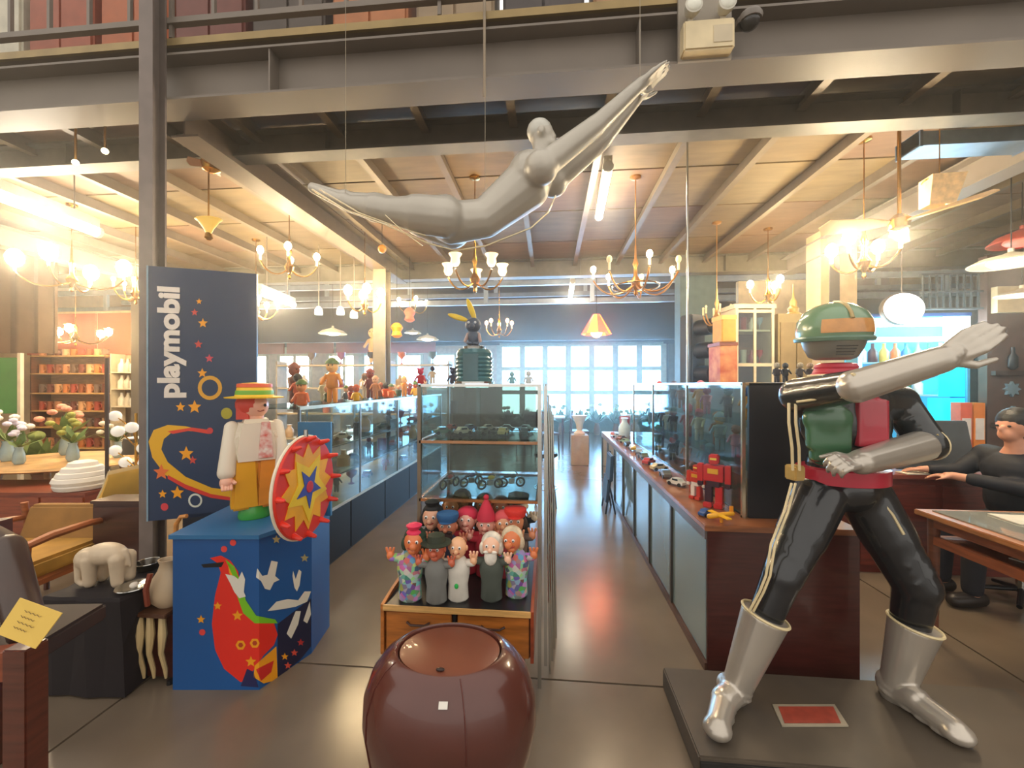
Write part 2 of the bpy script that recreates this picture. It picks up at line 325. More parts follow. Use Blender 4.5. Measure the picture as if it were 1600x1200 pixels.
def chandelier(px, py, d, arms, label, rad=.3, bulb_r=.028, ztop=CZ+.004, m=BRASS, pw=3, drop=.16, shade=None, bm=None, lit=None, nsc=1, group='chandeliers hanging under the ceiling'):
    c = P(px, py, d); t = thing('chandelier', c, label, 'chandelier', group)
    MB().lathe(c-Vector((0, 0, .12)), [(.004, -.07), (.018, -.05), (.01, -.02), (.035, .03), (.05, .07), (.022, .12), (.014, .2), (.028, .24), (.012, .3), (.008, .42)], 14).build('stem', m, t, smooth=True)
    MB().cone(c+Vector((0, 0, .28)), (c.x, c.y, ztop), .005, n=6).build('hanging_rod', m, t)
    MB().lathe((c.x, c.y, ztop-.03), [(.01, 0), (.05, .01), (.055, .03)], 12).build('ceiling_cup', m, t)
    for i in range(arms):
        a = 2*math.pi*(i+.35)/arms; dx = Vector((math.cos(a), math.sin(a), 0))
        pts = [c+Vector((0, 0, -.06)), c+dx*rad*.35+Vector((0, 0, -.06-drop*.8)), c+dx*rad*.75+Vector((0, 0, -drop)), c+dx*rad+Vector((0, 0, -drop*.1))]
        q = []
        for s in range(9):
            u = s/8; q.append((1-u)**3*pts[0]+3*u*(1-u)**2*pts[1]+3*u*u*(1-u)*pts[2]+u**3*pts[3])
        ar = MB().tube(q, .009, 6).build('arm', m, t, smooth=True)
        e = c+dx*rad+Vector((0, 0, .045)); on = lit is None or i in lit
        if shade:
            MB().lathe(e-Vector((0, 0, .03)), [(.012, -.01), (.03, .0), (.045, .03), (.04, .07), (.062, .105), (.058, .105), (.036, .07), (.04, .03), (.02, .005)], 12).build('glass_shade', shade, t, smooth=True)
            bulb(t, e+Vector((0, 0, .02)), bulb_r, bm or BULB, False, pw if on else 0)
        else:
            MB().cone(e-Vector((0, 0, .05)), e+Vector((0, 0, .02)), .012, n=8).build('candle_tube', mat((235, 215, 170), .5), t)
            bulb(t, e+Vector((0, 0, .02+bulb_r)), bulb_r, (bm or BULB) if on else mat((240, 220, 180), .3), False, pw if on else 0)
    return t
OPAL = mat((255, 226, 170), .3, 0, .05, 5, .8)
chandelier(742, 428, 3.9, 5, 'flower-glass chandelier hanging below the silver swimmer', .28, .032, shade=OPAL, pw=5)
chandelier(993, 432, 3.9, 7, 'wide brass candle chandelier to the right of the aisle tube light', .40, .026, pw=4, drop=.2, lit=(0, 2, 3, 5), m=mat((176, 120, 58), .3, .8))
MB().ring(P(993, 432, 3.9)-Vector((0, 0, .1)), .22, .008, n=30).build('scroll_ring', BRASS, [o for o in C.objects if o.name.startswith('chandelier')][-1])
chandelier(1350, 400, 3.3, 4, 'pair-of-globes chandelier blazing above the helmeted statue', .23, .045, bm=emi((255, 232, 190), 240), pw=9, drop=.12)
chandelier(452, 410, 4.4, 4, 'brass candle chandelier left of the striped column in mid air', .27, .032, pw=5)
chandelier(400, 482, 5.6, 5, 'low candle chandelier beside the upper edge of the blue board', .26, .034, pw=4)
chandelier(570, 470, 5.2, 4, 'blazing chandelier just left of the second steel column', .2, .05, pw=8)
chandelier(645, 478, 8.3, 4, 'small chandelier hanging right of the second steel column', .28, .035, ztop=5.01, pw=3)
chandelier(112, 430, 4.5, 4, 'large blazing chandelier under the long tube light at far left', .44, .07, bm=emi((255, 232, 190), 130), pw=9)
chandelier(118, 523, 6.6, 5, 'opal-globe chandelier in front of the red wall panels', .42, .05, pw=4, shade=OPAL)
chandelier(780, 512, 7.2, 5, 'dim reddish chandelier above the glass jar on the showcase', .24, .03, ztop=5.01, pw=3, bm=emi((255, 190, 140), 12))
chandelier(1120, 490, 5.0, 6, 'gold crown chandelier beside the traffic light hoods', .16, .014, pw=0, lit=(), m=mat((200, 150, 90), .3, .6))
chandelier(1200, 455, 5.2, 3, 'plain chandelier with two bulbs before the cream wall', .2, .04, pw=6)
chandelier(212, 452, 5.0, 5, 'crystal chandelier half hidden by the steel column', .2, .02, pw=1)
# red and orange stained lamp over the aisle
c = P(932, 524, 7.0); t = thing('stained_glass_lamp', c, 'glowing orange and red pendant lamp over the far end of the aisle', 'lamp')
for i in range(8):
    a0, a1 = 2*math.pi*i/8, 2*math.pi*(i+1)/8
    MB().add([c+Vector((.06*math.cos(a), .06*math.sin(a), .36)) for a in (a0, a1)]+[c+Vector((.26*math.cos(a), .26*math.sin(a), .02)) for a in (a1, a0)], [(0, 1, 2, 3)]).build('lamp_panel', emi((255, 100, 24) if i % 2 else (255, 50, 20), 6), t)
MB().ell(c+Vector((0, 0, .06)), .10).build('bulb', emi((255, 200, 150), 14), t); MB().cone(c+Vector((0, 0, .36)), (c.x, c.y, 5.01), .006).build('cord', BLACK, t); light(c-Vector((0, 0, .15)), 12, (1, .35, .2), .25)
# opal shades / discs hanging at several places
def pendant(p, r, label, col=(255, 246, 220), e=1.2, ztop=None, h=.4, pw=4, kind='pendant_lamp', grp='pendant lamps'):
    p = Vector(p); t = thing(kind, p, label, 'lamp', grp)
    MB().lathe(p, [(r*.98, 0), (r, .01), (r*.75, r*h*.6), (r*.25, r*h), (.02, r*h+.02), (.02, r*h+.05)], 22, cap=False).build('shade', mat(tuple(int(v*.8) for v in col), .4), t, smooth=True)
    MB().ell(p+Vector((0, 0, .02)), (r*.55, r*.55, r*.2)).build('diffuser', emi(col, e*4), t, smooth=True)
    MB().cone(p+Vector((0, 0, r*h)), (p.x, p.y, ztop or CZ+.004), .005, n=6).build('cord', BLACK, t)
    if pw: light(p-Vector((0, 0, .12)), pw, (1, .86, .65), .1)
pendant(P(520, 522, 7.2), .24, 'lit flat pendant lamp before the red banners left of the column', ztop=5.01)
pendant(P(1580, 412, 3.4), .26, 'white oval-shade lamp at the right edge of the picture', pw=6, h=.3)
pendant(P(1597, 462, 4.2), .20, 'smaller glowing lamp under the white oval-shade lamp', h=.3)
pendant(P(645, 521, 10.5), .22, 'small round pendant lamp before the far windows', ztop=5.01, pw=0)
pendant(P(668, 531, 9.5), .26, 'wide flat pendant lamp left of the yellow ears', ztop=5.01, pw=0)
for i, (x, y) in enumerate(((498, 492), (532, 492), (553, 497))):
    p = P(x, y, 5.8); t = thing('spot_lamp', p, ('left', 'middle', 'right')[i]+' opal cup spotlight of three on the rail above the left counter', 'light', 'opal cup spotlights')
    MB().lathe(p, [(.05, 0), (.055, .02), (.05, .08), (.02, .12)], 12).build('shade', mat((235, 240, 225), .3, 0, .05, 5, .9), t, smooth=True)
    MB().cone(p+Vector((0, 0, .12)), (p.x, p.y, CZ+.004), .006, n=6).build('rod', STEEL, t)
# yellow shell lamp left of middle, orange and red hanging toys
c = P(326, 352, 3.2); t = thing('shell_lamp', c, 'yellow scalloped shell-shaped lamp right of the steel column', 'lamp')
MB().lathe(c, [(.02, -.07), (.04, -.03), (.085, .03), (.11, .045), (.105, .05), (.03, .03)], 12, sy=.6).build('shell_shade', mat((236, 190, 90), .4, 0, .1, 5, .35), t, smooth=True)
MB().cone(c-Vector((0, 0, .03)), (c.x, c.y, CZ+.004), .006, n=6).build('rod', BRASS, t); MB().lathe(c-Vector((0, 0, .12)), [(.01, 0), (.03, .02), (.02, .06)], 10).build('socket', BRASS, t)
for px, py, col, lb in ((620, 516, (255, 150, 20), 'orange hanging lantern beside the second steel column'), (640, 492, (240, 110, 80), 'coral red hanging lantern right of the orange one')):
    c = P(px, py, 6.0 if px < 630 else 6.35); t = thing('paper_lantern', c, lb, 'lantern')
    MB().lathe(c, [(.04, -.11), (.08, -.08), (.06, -.02), (.09, .04), (.07, .08), (.03, .11)], 12).build('lantern_body', mat(col, .6, 0, .1, 5, .3), t, smooth=True)
    MB().cone(c+Vector((0, 0, .1)), (c.x, c.y, CZ+.004), .004, n=5).build('cord', BLACK, t)
c = P(597, 389, 4.4); t = thing('hanging_bauble', c, 'small amber glass ball hanging below the swimmer feet', 'ornament')
MB().ell(c, .045).build('ball', mat((220, 140, 50), .2, 0, .1, 5, .3), t, smooth=True); MB().cone(c, (c.x, c.y, CZ+.004), .003, n=5).build('cord', BLACK, t)
# pinkish propeller-like ceiling fan near the column
def fan(c, r, label, col, n=4, tilt=.35, ph=0, ztop=CZ+.004, wdt=.09):
    c = Vector(c); t = thing('ceiling_fan', c, label, 'fan', 'ceiling fans')
    MB().lathe(c-Vector((0, 0, .06)), [(.02, 0), (.06, .02), (.07, .08), (.03, .12)], 14).build('motor', BRASS, t, smooth=True)
    MB().cone(c, (c.x, c.y, ztop), .012).build('rod', BRASS, t)
    for i in range(n):
        a = ph+2*math.pi*i/n; M = Matrix.Rotation(a, 3, 'Z') @ Matrix.Rotation(tilt, 3, 'X')
        pts = [c+M@Vector(v) for v in ((.06, -.02, 0), (r*.4, -wdt*.8, 0), (r*.9, -wdt, 0), (r, 0, 0), (r*.9, wdt, 0), (r*.4, wdt*.8, 0), (.06, .02, 0))]
        MB().prism(pts, M@Vector((0, 0, .01))).build('blade', mat(col, .45, 0, .15, 6), t)
fan(P(1405, 348, 3.0), .52, 'wooden-bladed ceiling fan hanging at upper right behind the globes chandelier', (222, 184, 130), 3, .5, .9, wdt=.07)
fan(P(330, 258, 3.2), .16, 'small pinkish propeller hanging right of the steel column', (206, 160, 130), 4, .6, .5, wdt=.035)
c = P(1468, 300, 2.9); t = thing('wicker_shade', c, 'tan wicker hanging shade above the fan blades', 'lamp')
MB().lathe(c, [(.1, -.10), (.115, 0), (.13, .10), (.125, .10), (.11, 0), (.095, -.10)], 4, M=Matrix.Rotation(.5, 3, 'Z')@Matrix.Rotation(.15, 3, 'X'), cap=False).build('shade', mat((226, 186, 128), .6, 0, .2, 30, .15), t)
MB().cone(c-Vector((0, 0, .02)), (c.x, c.y, CZ+.004), .004, n=5).ring(c+Vector((0, 0, .09)), .09, .006).build('cord', BRASS, t); MB().ell(c-Vector((0, 0, .03)), .035).build('bulb', mat((240, 230, 200), .3), t)
for px, py in ((118, 254), (164, 236), (1305, 176), (1288, 200)):
    c = P(px, py, 2.9); t = thing('spot_bulb', c, {118: 'small bare white bulb at upper left', 164: 'small bare warm bulb just left of the steel column', 1305: 'bright gold bulb under the beam at upper right', 1288: 'lower gold bulb under the beam at upper right'}[px], 'light', 'bare bulbs under the beams')
    MB().ell(c, .02).build('bulb', emi((255, 230, 180), 12), t, smooth=True); MB().cone(c+Vector((0, 0, .015)), (c.x, c.y, CZ+.004), .008, n=6).build('holder', BRASS, t)
# emergency light and camera on the front beam
z0 = 2.3
c = onY(1104, 62, 2.26); t = thing('emergency_light', c, 'white emergency light box with two round heads on the front beam', 'light')
wbx = .13; MB().bb(c.x-wbx, c.x+wbx, 2.22, 2.30, c.z-.08, c.z+.08).build('box', mat((226, 208, 168), .5), t, bevel=.008)
MB().bb(c.x-wbx-.01, c.x+wbx+.01, 2.285, 2.30, c.z-.09, c.z+.30).build('back_plate', mat((150, 140, 125), .5), t)
MB().bb(c.x+.02, c.x+wbx-.015, 2.217, 2.2195, c.z-.05, c.z+.04).build('panel', mat((205, 190, 160), .5), t)
for q in (-1, 1):
    hc = c+Vector((q*.085, -.04, .145)); MB().cone(c+Vector((q*.085, -.0, .07)), c+Vector((q*.085, -.0, .12)), .015).build('neck', mat((200, 190, 170), .5), t)
    hd = MB().lathe(hc, [(.03, -.04), (.042, -.01), (.045, .02), (.038, .022)], 18, M=Matrix.Rotation(math.pi/2, 3, 'X')).build('lamp_head', mat((210, 205, 190), .4), t, smooth=True)
    MB().lathe(hc+Vector((0, -.0225, 0)), [(.036, 0), (.03, .006), (.001, .009)], 16, M=Matrix.Rotation(math.pi/2, 3, 'X')).build('lens', mat((240, 240, 225), .1), hd, smooth=True)
c = onY(1172, 34, 2.24); t = thing('security_camera', c, 'small grey dome security camera beside the emergency light', 'camera')
MB().lathe(c, [(.055, -.0), (.06, .02), (.05, .04)], 16).bb(c.x-.06, c.x+.03, 2.24, 2.30, c.z, c.z+.03).build('camera_base', mat((120, 112, 104), .4), t, smooth=True)
MB().ell(c, (.048, .048, .04)).build('dome', mat((60, 58, 56), .12), t, smooth=True)
bpk = MB().cone(onY(757, -60, 2.28), onY(757, 152, 2.28), .008).build('conduit_pipe', mat((140, 124, 104), .4, .3)); tag(bpk, 'thin vertical pipe fixed against the middle of the front beam', 'pipe')
# ============================================================ POT
c = Vector((-.33, 1.325, 0)); t = thing('glazed_jar', c, 'large glossy brown round jar with a recessed lid in the foreground', 'jar')
POTC = mat((86, 44, 36), .26, 0, .22, 2.2, 0, .02, .5, (1, 1, 1.6))
prof = [(.14, 0), (.155, .03), (.185, .12), (.232, .22), (.272, .32), (.287, .41), (.283, .49), (.258, .565), (.222, .612), (.190, .634), (.180, .637), (.174, .634), (.168, .61)]
MB().lathe(c, [(r, z*.975) for r, z in prof], 64, sy=.76).build('jar_body', POTC, t, smooth=True)
MB().lathe(c, [(.1665, .583), (.1665, .613), (.15, .617), (.001, .620)], 56, sy=.76).build('lid', mat((116, 62, 42), .42, 0, .2, 3, 0, .02, .1), t, smooth=True)
MB().ell(onZ(688, 1046, .622), (.014, .007, .005)).build('lid_notch', mat((40, 18, 14), .5), t, smooth=True)
p = hit(686, 1094, (-.33, 1.325-.285, .4), (-.1, 1, 0)); 
MB().box((p.x*1.05, c.y-.76*.238-.004, .574), (.026, .003, .018), rz=.08, rx=-.62).build('price_sticker', mat((225, 220, 210), .6), t, smooth=False)
for a in (-.95, .35): MB().tube([c+Vector((r*1.003*math.sin(a), -r*.763*math.cos(a), z*.975)) for r, z in prof[:10]], .0022, 5).build('seam', mat((86, 38, 30), .4), t)
# ============================================================ PUPPET CABINET
X0, X1, Y0, Y1 = -.715, -.078, 1.70, 2.50
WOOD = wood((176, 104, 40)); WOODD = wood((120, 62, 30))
t = thing('drawer_cabinet', (-.4, 2.1, 0), 'low orange-brown wooden drawer cabinet carrying the puppets', 'cabinet')
MB().bb(X0, X1, Y0+.02, Y1, .33, .525).build('cabinet_body', WOODD, t, bevel=.004)
MB().bb(X0, X1, Y0-.005, Y1, .525, .541).build('cabinet_top', mat((26, 24, 26), .35, 0, .1, 5, 0, 0, .3), t)
MB().bb(X0-.002, X1+.002, Y0-.012, Y0-.005, .520, .544).build('top_edge', wood((206, 160, 96)), t)
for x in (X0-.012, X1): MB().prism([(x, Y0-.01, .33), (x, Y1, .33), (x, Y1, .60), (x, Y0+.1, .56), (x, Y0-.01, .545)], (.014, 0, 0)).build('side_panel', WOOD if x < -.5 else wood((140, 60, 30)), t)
xm = (X0+X1)/2
for a, b in ((X0+.008, xm-.02), (xm+.006, X1-.006)):
    dr = MB().bb(a, b, Y0, Y0+.02, .34, .512).build('drawer', WOOD, t, bevel=.003)
    MB().tube([((a+b)/2-.05, Y0-.004, .472), ((a+b)/2-.03, Y0-.016, .466), ((a+b)/2+.03, Y0-.016, .466), ((a+b)/2+.05, Y0-.004, .472)], .005).build('drawer_handle', mat((60, 30, 18), .4), dr, smooth=True)
MB().bb(xm-.013, xm-.001, Y0-.003, Y0+.01, .45, .515).build('lock_bar', BLACK, t)
for x in (X0+.05, X1-.05):
    for y in (Y0+.12, Y1-.06): MB().cone((x, y, .33), (x, y, 0), .022, .014).build('leg', WOODD, t, smooth=True)
# ============================================================ PUPPETS
def puppet(x, y, h, robe, skin, label, hat=None, hatc=None, hair=None, beard=None, robe2=None, tilt=0, z=.541, nose=1.0, armc=None, arms=1, rz=0, ears=None):
    c = Vector((x, y, z)); t = thing('hand_puppet', c, label, 'puppet', 'hand puppets crowded on the drawer cabinet'); s = h/.33
    rm = patchwork() if robe2 else mat(robe, .8, 0, .12, 12)
    MB().lathe(c, [(.042*s, 0), (.052*s, .01*s), (.048*s, .08*s), (.058*s, .14*s), (.056*s, .18*s), (.03*s, .212*s), (.018*s, .222*s)], 16, sy=.75).caps(c+Vector((-.03*s, 0, .18*s)), c+Vector((-.075*s, -.02*s, .17*s+.02*arms*s)), .02*s, .017*s).caps(c+Vector((.03*s, 0, .18*s)), c+Vector((.075*s, -.02*s, .17*s+.02*arms*s)), .02*s, .017*s).build('robe', rm, t, smooth=True)
    sm = mat(skin, .45, 0, .06, 9, 0, 0, .2)
    hc = c+Vector((tilt*.02, -.006*s, .256*s)); s0 = s; s *= 1.17
    hd = MB().ell(hc, (.037*s, .037*s, .044*s)).ell(hc+Vector((tilt*.012, -.040*s, -.004*s)), .010*s*nose, n=8, m=6).ell(hc+Vector((0, -.022*s, -.026*s)), (.017*s, .014*s, .014*s), n=8, m=6)
    for q in (-1, 1): hd.ell(hc+Vector((q*.037*s, 0, 0)), (.006*s, .009*s, .012*s), n=8, m=5)
    hd = hd.cone(hc-Vector((0, 0, .06*s)), hc, .018*s).build('head', sm, t, smooth=True)
    for q in (-1, 1):
        MB().ell(hc+Vector((q*.014*s+tilt*.008, -.033*s, .010*s)), (.0062*s, .004*s, .007*s), n=8, m=6).build('eye', mat((235, 235, 230), .3), hd, smooth=True)
        MB().ell(hc+Vector((q*.014*s+tilt*.008, -.0368*s, .010*s)), (.003*s, .0018*s, .004*s), n=6, m=5).build('pupil', BLACK, hd)
        w_ = c+Vector((q*.08*s0, -.025*s0, .17*s0+.03*arms*s0)); hm = MB().ell(w_, (.015*s, .012*s, .018*s), n=8, m=6)
        for f in (-1, 0, 1): hm.caps(w_+Vector((f*.008*s, 0, .008*s)), w_+Vector((f*.014*s, -.002, .027*s)), .0055*s, .005*s, n=6)
        hm.build('hand', sm, t, smooth=True)
    MB().tube([hc+Vector((a*.014*s, -.036*s+abs(a)*.004*s, -.016*s+abs(a)*.005*s)) for a in (-1, -.5, 0, .5, 1)], .0022*s, 5).build('mouth', mat((170, 40, 40), .5), hd)
    if hair: MB().ell(hc+Vector((0, .012*s, .012*s)), (.043*s, .036*s, .042*s)).ell(hc+Vector((-.036*s, .004*s, -.01*s)), (.014*s, .02*s, .026*s)).ell(hc+Vector((.036*s, .004*s, -.01*s)), (.014*s, .02*s, .026*s)).build('hair', mat(hair, .8, 0, .3, 30, 0, .3), t, smooth=True)
    if beard: MB().ell(hc+Vector((0, -.024*s, -.036*s)), (.026*s, .018*s, .034*s)).ell(hc+Vector((-.014*s, -.036*s, -.012*s)), (.014*s, .006*s, .006*s)).ell(hc+Vector((.014*s, -.036*s, -.012*s)), (.014*s, .006*s, .006*s)).build('beard', mat(beard, .8, 0, .2, 30, 0, .3), t, smooth=True)
    hp = hc+Vector((0, 0, .03*s)); hm = mat(hatc, .7, 0, .15, 10) if hatc else None
    if hat == 'brim': MB().lathe(hp, [(.062*s, -.004*s), (.064*s, 0), (.038*s, .004*s), (.034*s, .03*s), (.01*s, .04*s)], 16).build('hat', hm, t, smooth=True)
    if hat == 'cap': MB().lathe(hp, [(.038*s, -.008*s), (.046*s, .012*s), (.044*s, .024*s), (.01*s, .028*s)], 16).ell(hp+Vector((0, -.036*s, -.004*s)), (.026*s, .02*s, .004*s)).build('cap', hm, t, smooth=True)
    if hat == 'tuft': MB().lathe(hp+Vector((0, 0, .006*s)), [(.008*s, 0), (.026*s, .018*s), (.03*s, .026*s), (.012*s, .034*s)], 10).ell(hp+Vector((0, .005, .004*s)), (.03*s, .03*s, .015*s)).build('hat', hm, t, smooth=True)
    if hat == 'cone': MB().lathe(hp, [(.042*s, -.006*s), (.036*s, .02*s), (.018*s, .06*s), (.004*s, .085*s)], 14).ell(hp+Vector((0, 0, .088*s)), .012*s).build('hat', hm, t, smooth=True)
    if hat == 'cloth': MB().ell(hp+Vector((0, .012*s, -.012*s)), (.047*s, .042*s, .036*s)).cone(hp+Vector((-.02*s, .03*s, 0)), hp+Vector((-.03*s, .035*s, -.10*s)), .016*s, .006*s).build('headscarf', hm, t, smooth=True)
    return t
def py(px, d): v = P(px, 600, d); return v.x, v.y
SK, SK2, OR = (226, 164, 122), (240, 190, 160), (216, 120, 70)
rows = [  # px, depth, height, robe, skin, label, kw
 (641, 1.80, .335, (70, 90, 96), OR, 'orange-faced clown puppet with a pink tuft hat and patchwork robe, leftmost in front', dict(hat='tuft', hatc=(222, 50, 90), hair=(40, 60, 44), robe2=(230, 150, 60), nose=1.5, tilt=1)),
 (682, 1.78, .30, (120, 120, 116), (200, 100, 70), 'red-nosed puppet in a grey coat under a dark olive brimmed hat', dict(hat='brim', hatc=(48, 54, 40), nose=1.4)),
 (716, 1.80, .30, (214, 208, 196), (232, 176, 134), 'bald pink-headed puppet in a plain white robe with a green dot', dict()),
 (768, 1.80, .31, (76, 82, 74), SK2, 'white-bearded puppet in a dark green-grey coat', dict(beard=(228, 222, 210), hair=(216, 206, 190))),
 (807, 1.83, .325, (170, 130, 70), OR, 'orange-faced clown puppet in a mustard patchwork robe, rightmost in front', dict(hair=(210, 190, 160), robe2=(120, 90, 140), nose=1.5, tilt=-1)),
 (700, 1.98, .34, (60, 60, 84), (196, 120, 90), 'puppet in a bright blue peaked cap behind the bald puppet', dict(hat='cap', hatc=(40, 90, 140), beard=(50, 30, 30))),
 (676, 2.04, .37, (40, 44, 44), (214, 160, 130), 'pale-faced puppet with tall black hair behind the olive hat', dict(hair=(24, 24, 26), hat='tuft', hatc=(24, 24, 26))),
 (730, 2.06, .345, (190, 40, 60), (232, 170, 150), 'puppet in a red and pink dress behind the blue cap', dict(hat='cloth', hatc=(200, 40, 70))),
 (760, 2.02, .33, (176, 40, 56), (226, 160, 140), 'small pink-faced puppet with a crimson hood in the middle row', dict(hat='cone', hatc=(190, 36, 60))),
 (788, 2.02, .34, (180, 60, 70), (214, 150, 110), 'rosy puppet wearing a salmon headscarf behind the white beard', dict(hat='cloth', hatc=(206, 80, 84))),
 (824, 2.02, .35, (110, 90, 80), (206, 130, 90), 'brown-cheeked puppet with a bright red cap near the chrome post', dict(hat='cap', hatc=(214, 50, 40), hair=(60, 40, 30))),
 (706, 2.26, .35, (150, 100, 60), (190, 120, 70), 'ginger-brown furry puppet in the back row at left', dict(hair=(130, 80, 40))),
 (722, 2.36, .36, (130, 80, 50), (196, 140, 90), 'chestnut-haired puppet standing tallest in the back row', dict(hair=(110, 62, 34))),
 (757, 2.30, .35, (90, 60, 44), (176, 110, 70), 'dark brown furry puppet in the middle of the back row', dict(hair=(100, 60, 40))),
 (783, 2.28, .34, (186, 96, 70), (206, 120, 84), 'terracotta-headed puppet in the back row', dict(hair=(176, 84, 60))),
 (806, 2.30, .34, (120, 120, 100), (220, 200, 170), 'cream-faced puppet with a dark green hat in the back row', dict(hat='brim', hatc=(50, 60, 46), hair=(120, 100, 80))),
 (822, 2.28, .35, (50, 50, 50), (230, 206, 176), 'pale puppet with a black hat in the back row at right', dict(hat='cap', hatc=(30, 30, 32))),
]
for px, d, h, rb, sk, lb, kw in rows:
    x, y = py(px, d); x = min(x, X1-.09)if d > 1.9 else x; puppet(x, y, h, rb, sk, lb, **kw)
gx, gy = py(712, 1.752); g = [o for o in C.objects if o.get('label', '').startswith('bald pink')][0]
MB().ell((gx, gy-.0+.012, .541+.075), (.009, .004, .012)).build('green_dot', mat((40, 180, 80), .6), g)
# ============================================================ CENTRAL CHROME SHOWCASE
sx0, sx1, sy0, sy1, szt = -.662, -.055, 2.02, 2.62, 1.50
t = thing('glass_showcase', (-.36, 2.3, 0), 'chrome-framed glass showcase standing over the puppet cabinet', 'showcase')
PR = .009
for x, y in ((sx0, sy0), (sx1+.008, sy0-.02), (sx0, sy1), (sx1, sy1)):
    MB().bb(x-PR, x+PR, y-PR, y+PR, .0 if x > -.3 or y > 2.52 else .541, szt).build('post', CHROME if x > -.5 else mat((130, 116, 100), .3, .8), t)
MB().bb(sx1+.03, sx1+.045, sy0-.01, sy0+.005, .1, 1.49).build('post', CHROME, t)
for z, m_ in ((szt, CHROME), (1.212, mat((176, 130, 96), .25, .8)), (.916, mat((180, 120, 76), .25, .8))):
    b = MB()
    for y in (sy0, sy1): b.bb(sx0, sx1, y-PR, y+PR, z-.014, z)
    for x in (sx0, sx1): b.bb(x-PR, x+PR, sy0, sy1, z-.014, z)
    b.build('shelf_rail', m_, t)
    MB().bb(sx0+.01, sx1-.01, sy0+.01, sy1-.01, z-.008, z-.001).build('glass_shelf', glassmat((214, 224, 220), .16), t)
for z0_, z1_ in ((.93, 1.19), (1.22, 1.485)):
    MB().bb(sx0+.012, (sx0+sx1)/2+.01, sy0-.002, sy0+.002, z0_, z1_).build('glass_door', GLASS, t); MB().bb((sx0+sx1)/2-.01, sx1-.012, sy0+.004, sy0+.008, z0_, z1_).build('glass_door', GLASS, t)
    MB().bb(sx0-.001, sx0+.002, sy0+.01, sy1-.01, z0_, z1_).build('side_pane', GLASS, t); MB().bb(sx1-.002, sx1+.001, sy0+.01, sy1-.01, z0_, z1_).build('side_pane', GLASS, t)
    MB().bb(sx0+.01, sx1-.01, sy1-.004, sy1, z0_, z1_).build('back_pane', glassmat((170, 160, 140), .05), t)
# diagonal rails leaning at the right side
for q in range(4): o = MB().cone((sx1+.06+.012*q, 2.1+.1*q, .0), (sx1+.04+.012*q, 2.14+.1*q, 1.5-.06*q), .006).build('chrome_rod', CHROME); tag(o, 'thin leaning chrome rod at the right side of the showcase, %s from the front' % ('first', 'second', 'third', 'last')[q], 'rod', 'chrome rods at the showcase side')
# ============================================================ SMALL GOODS
def bike(c, s, col, label, rz=0.):
    t = thing('model_motorcycle', c, label, 'model', 'model motorcycles in the chrome showcase'); c = Vector(c); M = Matrix.Rotation(rz, 3, 'Z'); W = Matrix.Rotation(math.pi/2, 3, 'X')
    for q in (-1, 1):
        wc = c+M@Vector((q*.045*s, 0, .026*s)); wl = MB().ring(wc, .021*s, .005*s, M@W, 18, 6).build('wheel', mat((28, 28, 28), .5), t)
        b = MB()
        for k_ in range(6): a = math.pi*k_/6; v = M@W@Vector((math.cos(a), math.sin(a), 0)); b.cone(wc-v*.02*s, wc+v*.02*s, .0012*s, n=4)
        b.build('spokes', mat((190, 180, 110), .3, .8), wl)
    MB().ell(c+M@Vector((.005*s, 0, .058*s)), (.02*s, .009*s, .011*s), M).build('fuel_tank', mat(col, .3, 0, .1, 5, 0, 0, .5), t, smooth=True)
    MB().ell(c+M@Vector((-.026*s, 0, .055*s)), (.018*s, .009*s, .005*s), M).build('seat', BLACK, t, smooth=True)
    MB().box(c+M@Vector((0, 0, .032*s)), (.028*s, .016*s, .024*s), rz=rz).cone(c+M@Vector((0, .012*s, .022*s)), c+M@Vector((-.06*s, .012*s, .022*s)), .004*s).build('engine', CHROME, t)
    MB().tube([c+M@Vector((.045*s, 0, .026*s)), c+M@Vector((.03*s, 0, .062*s)), c+M@Vector((.026*s, 0, .074*s))], .003*s).tube([c+M@Vector((.018*s, -.02*s, .078*s)), c+M@Vector((.026*s, 0, .074*s)), c+M@Vector((.018*s, .02*s, .078*s))], .002*s).build('front_fork', CHROME, t)
    return t
def car(c, s, col, label, rz=0., grp='model cars in the chrome showcase', nm_='model_car'):
    t = thing(nm_, c, label, 'model', grp); c = Vector(c); M = Matrix.Rotation(rz, 3, 'Z'); W = Matrix.Rotation(math.pi/2, 3, 'X')
    pr = [(-.05, .010), (.05, .010), (.052, .022), (.03, .028), (.018, .042), (-.022, .043), (-.034, .03), (-.052, .026)]
    MB().prism([c+M@Vector((x*s, -.02*s, z*s)) for x, z in pr], M@Vector((0, .04*s, 0))).build('car_body', mat(col, .3, 0, .1, 5, 0, 0, .5), t, bevel=.001)
    for q in (-1, 1):
        for r in (-1, 1): p = c+M@Vector((q*.032*s, r*.019*s, .0105*s)); MB().cone(p, p+M@Vector((0, r*.005*s, 0)), .0105*s, n=12).build('wheel', BLACK, t)
    MB().box(c+M@Vector((-.004*s, 0, .035*s)), (.036*s, .0412*s, .010*s), rz=rz).build('windows', mat((40, 60, 70), .1), t)
    return t
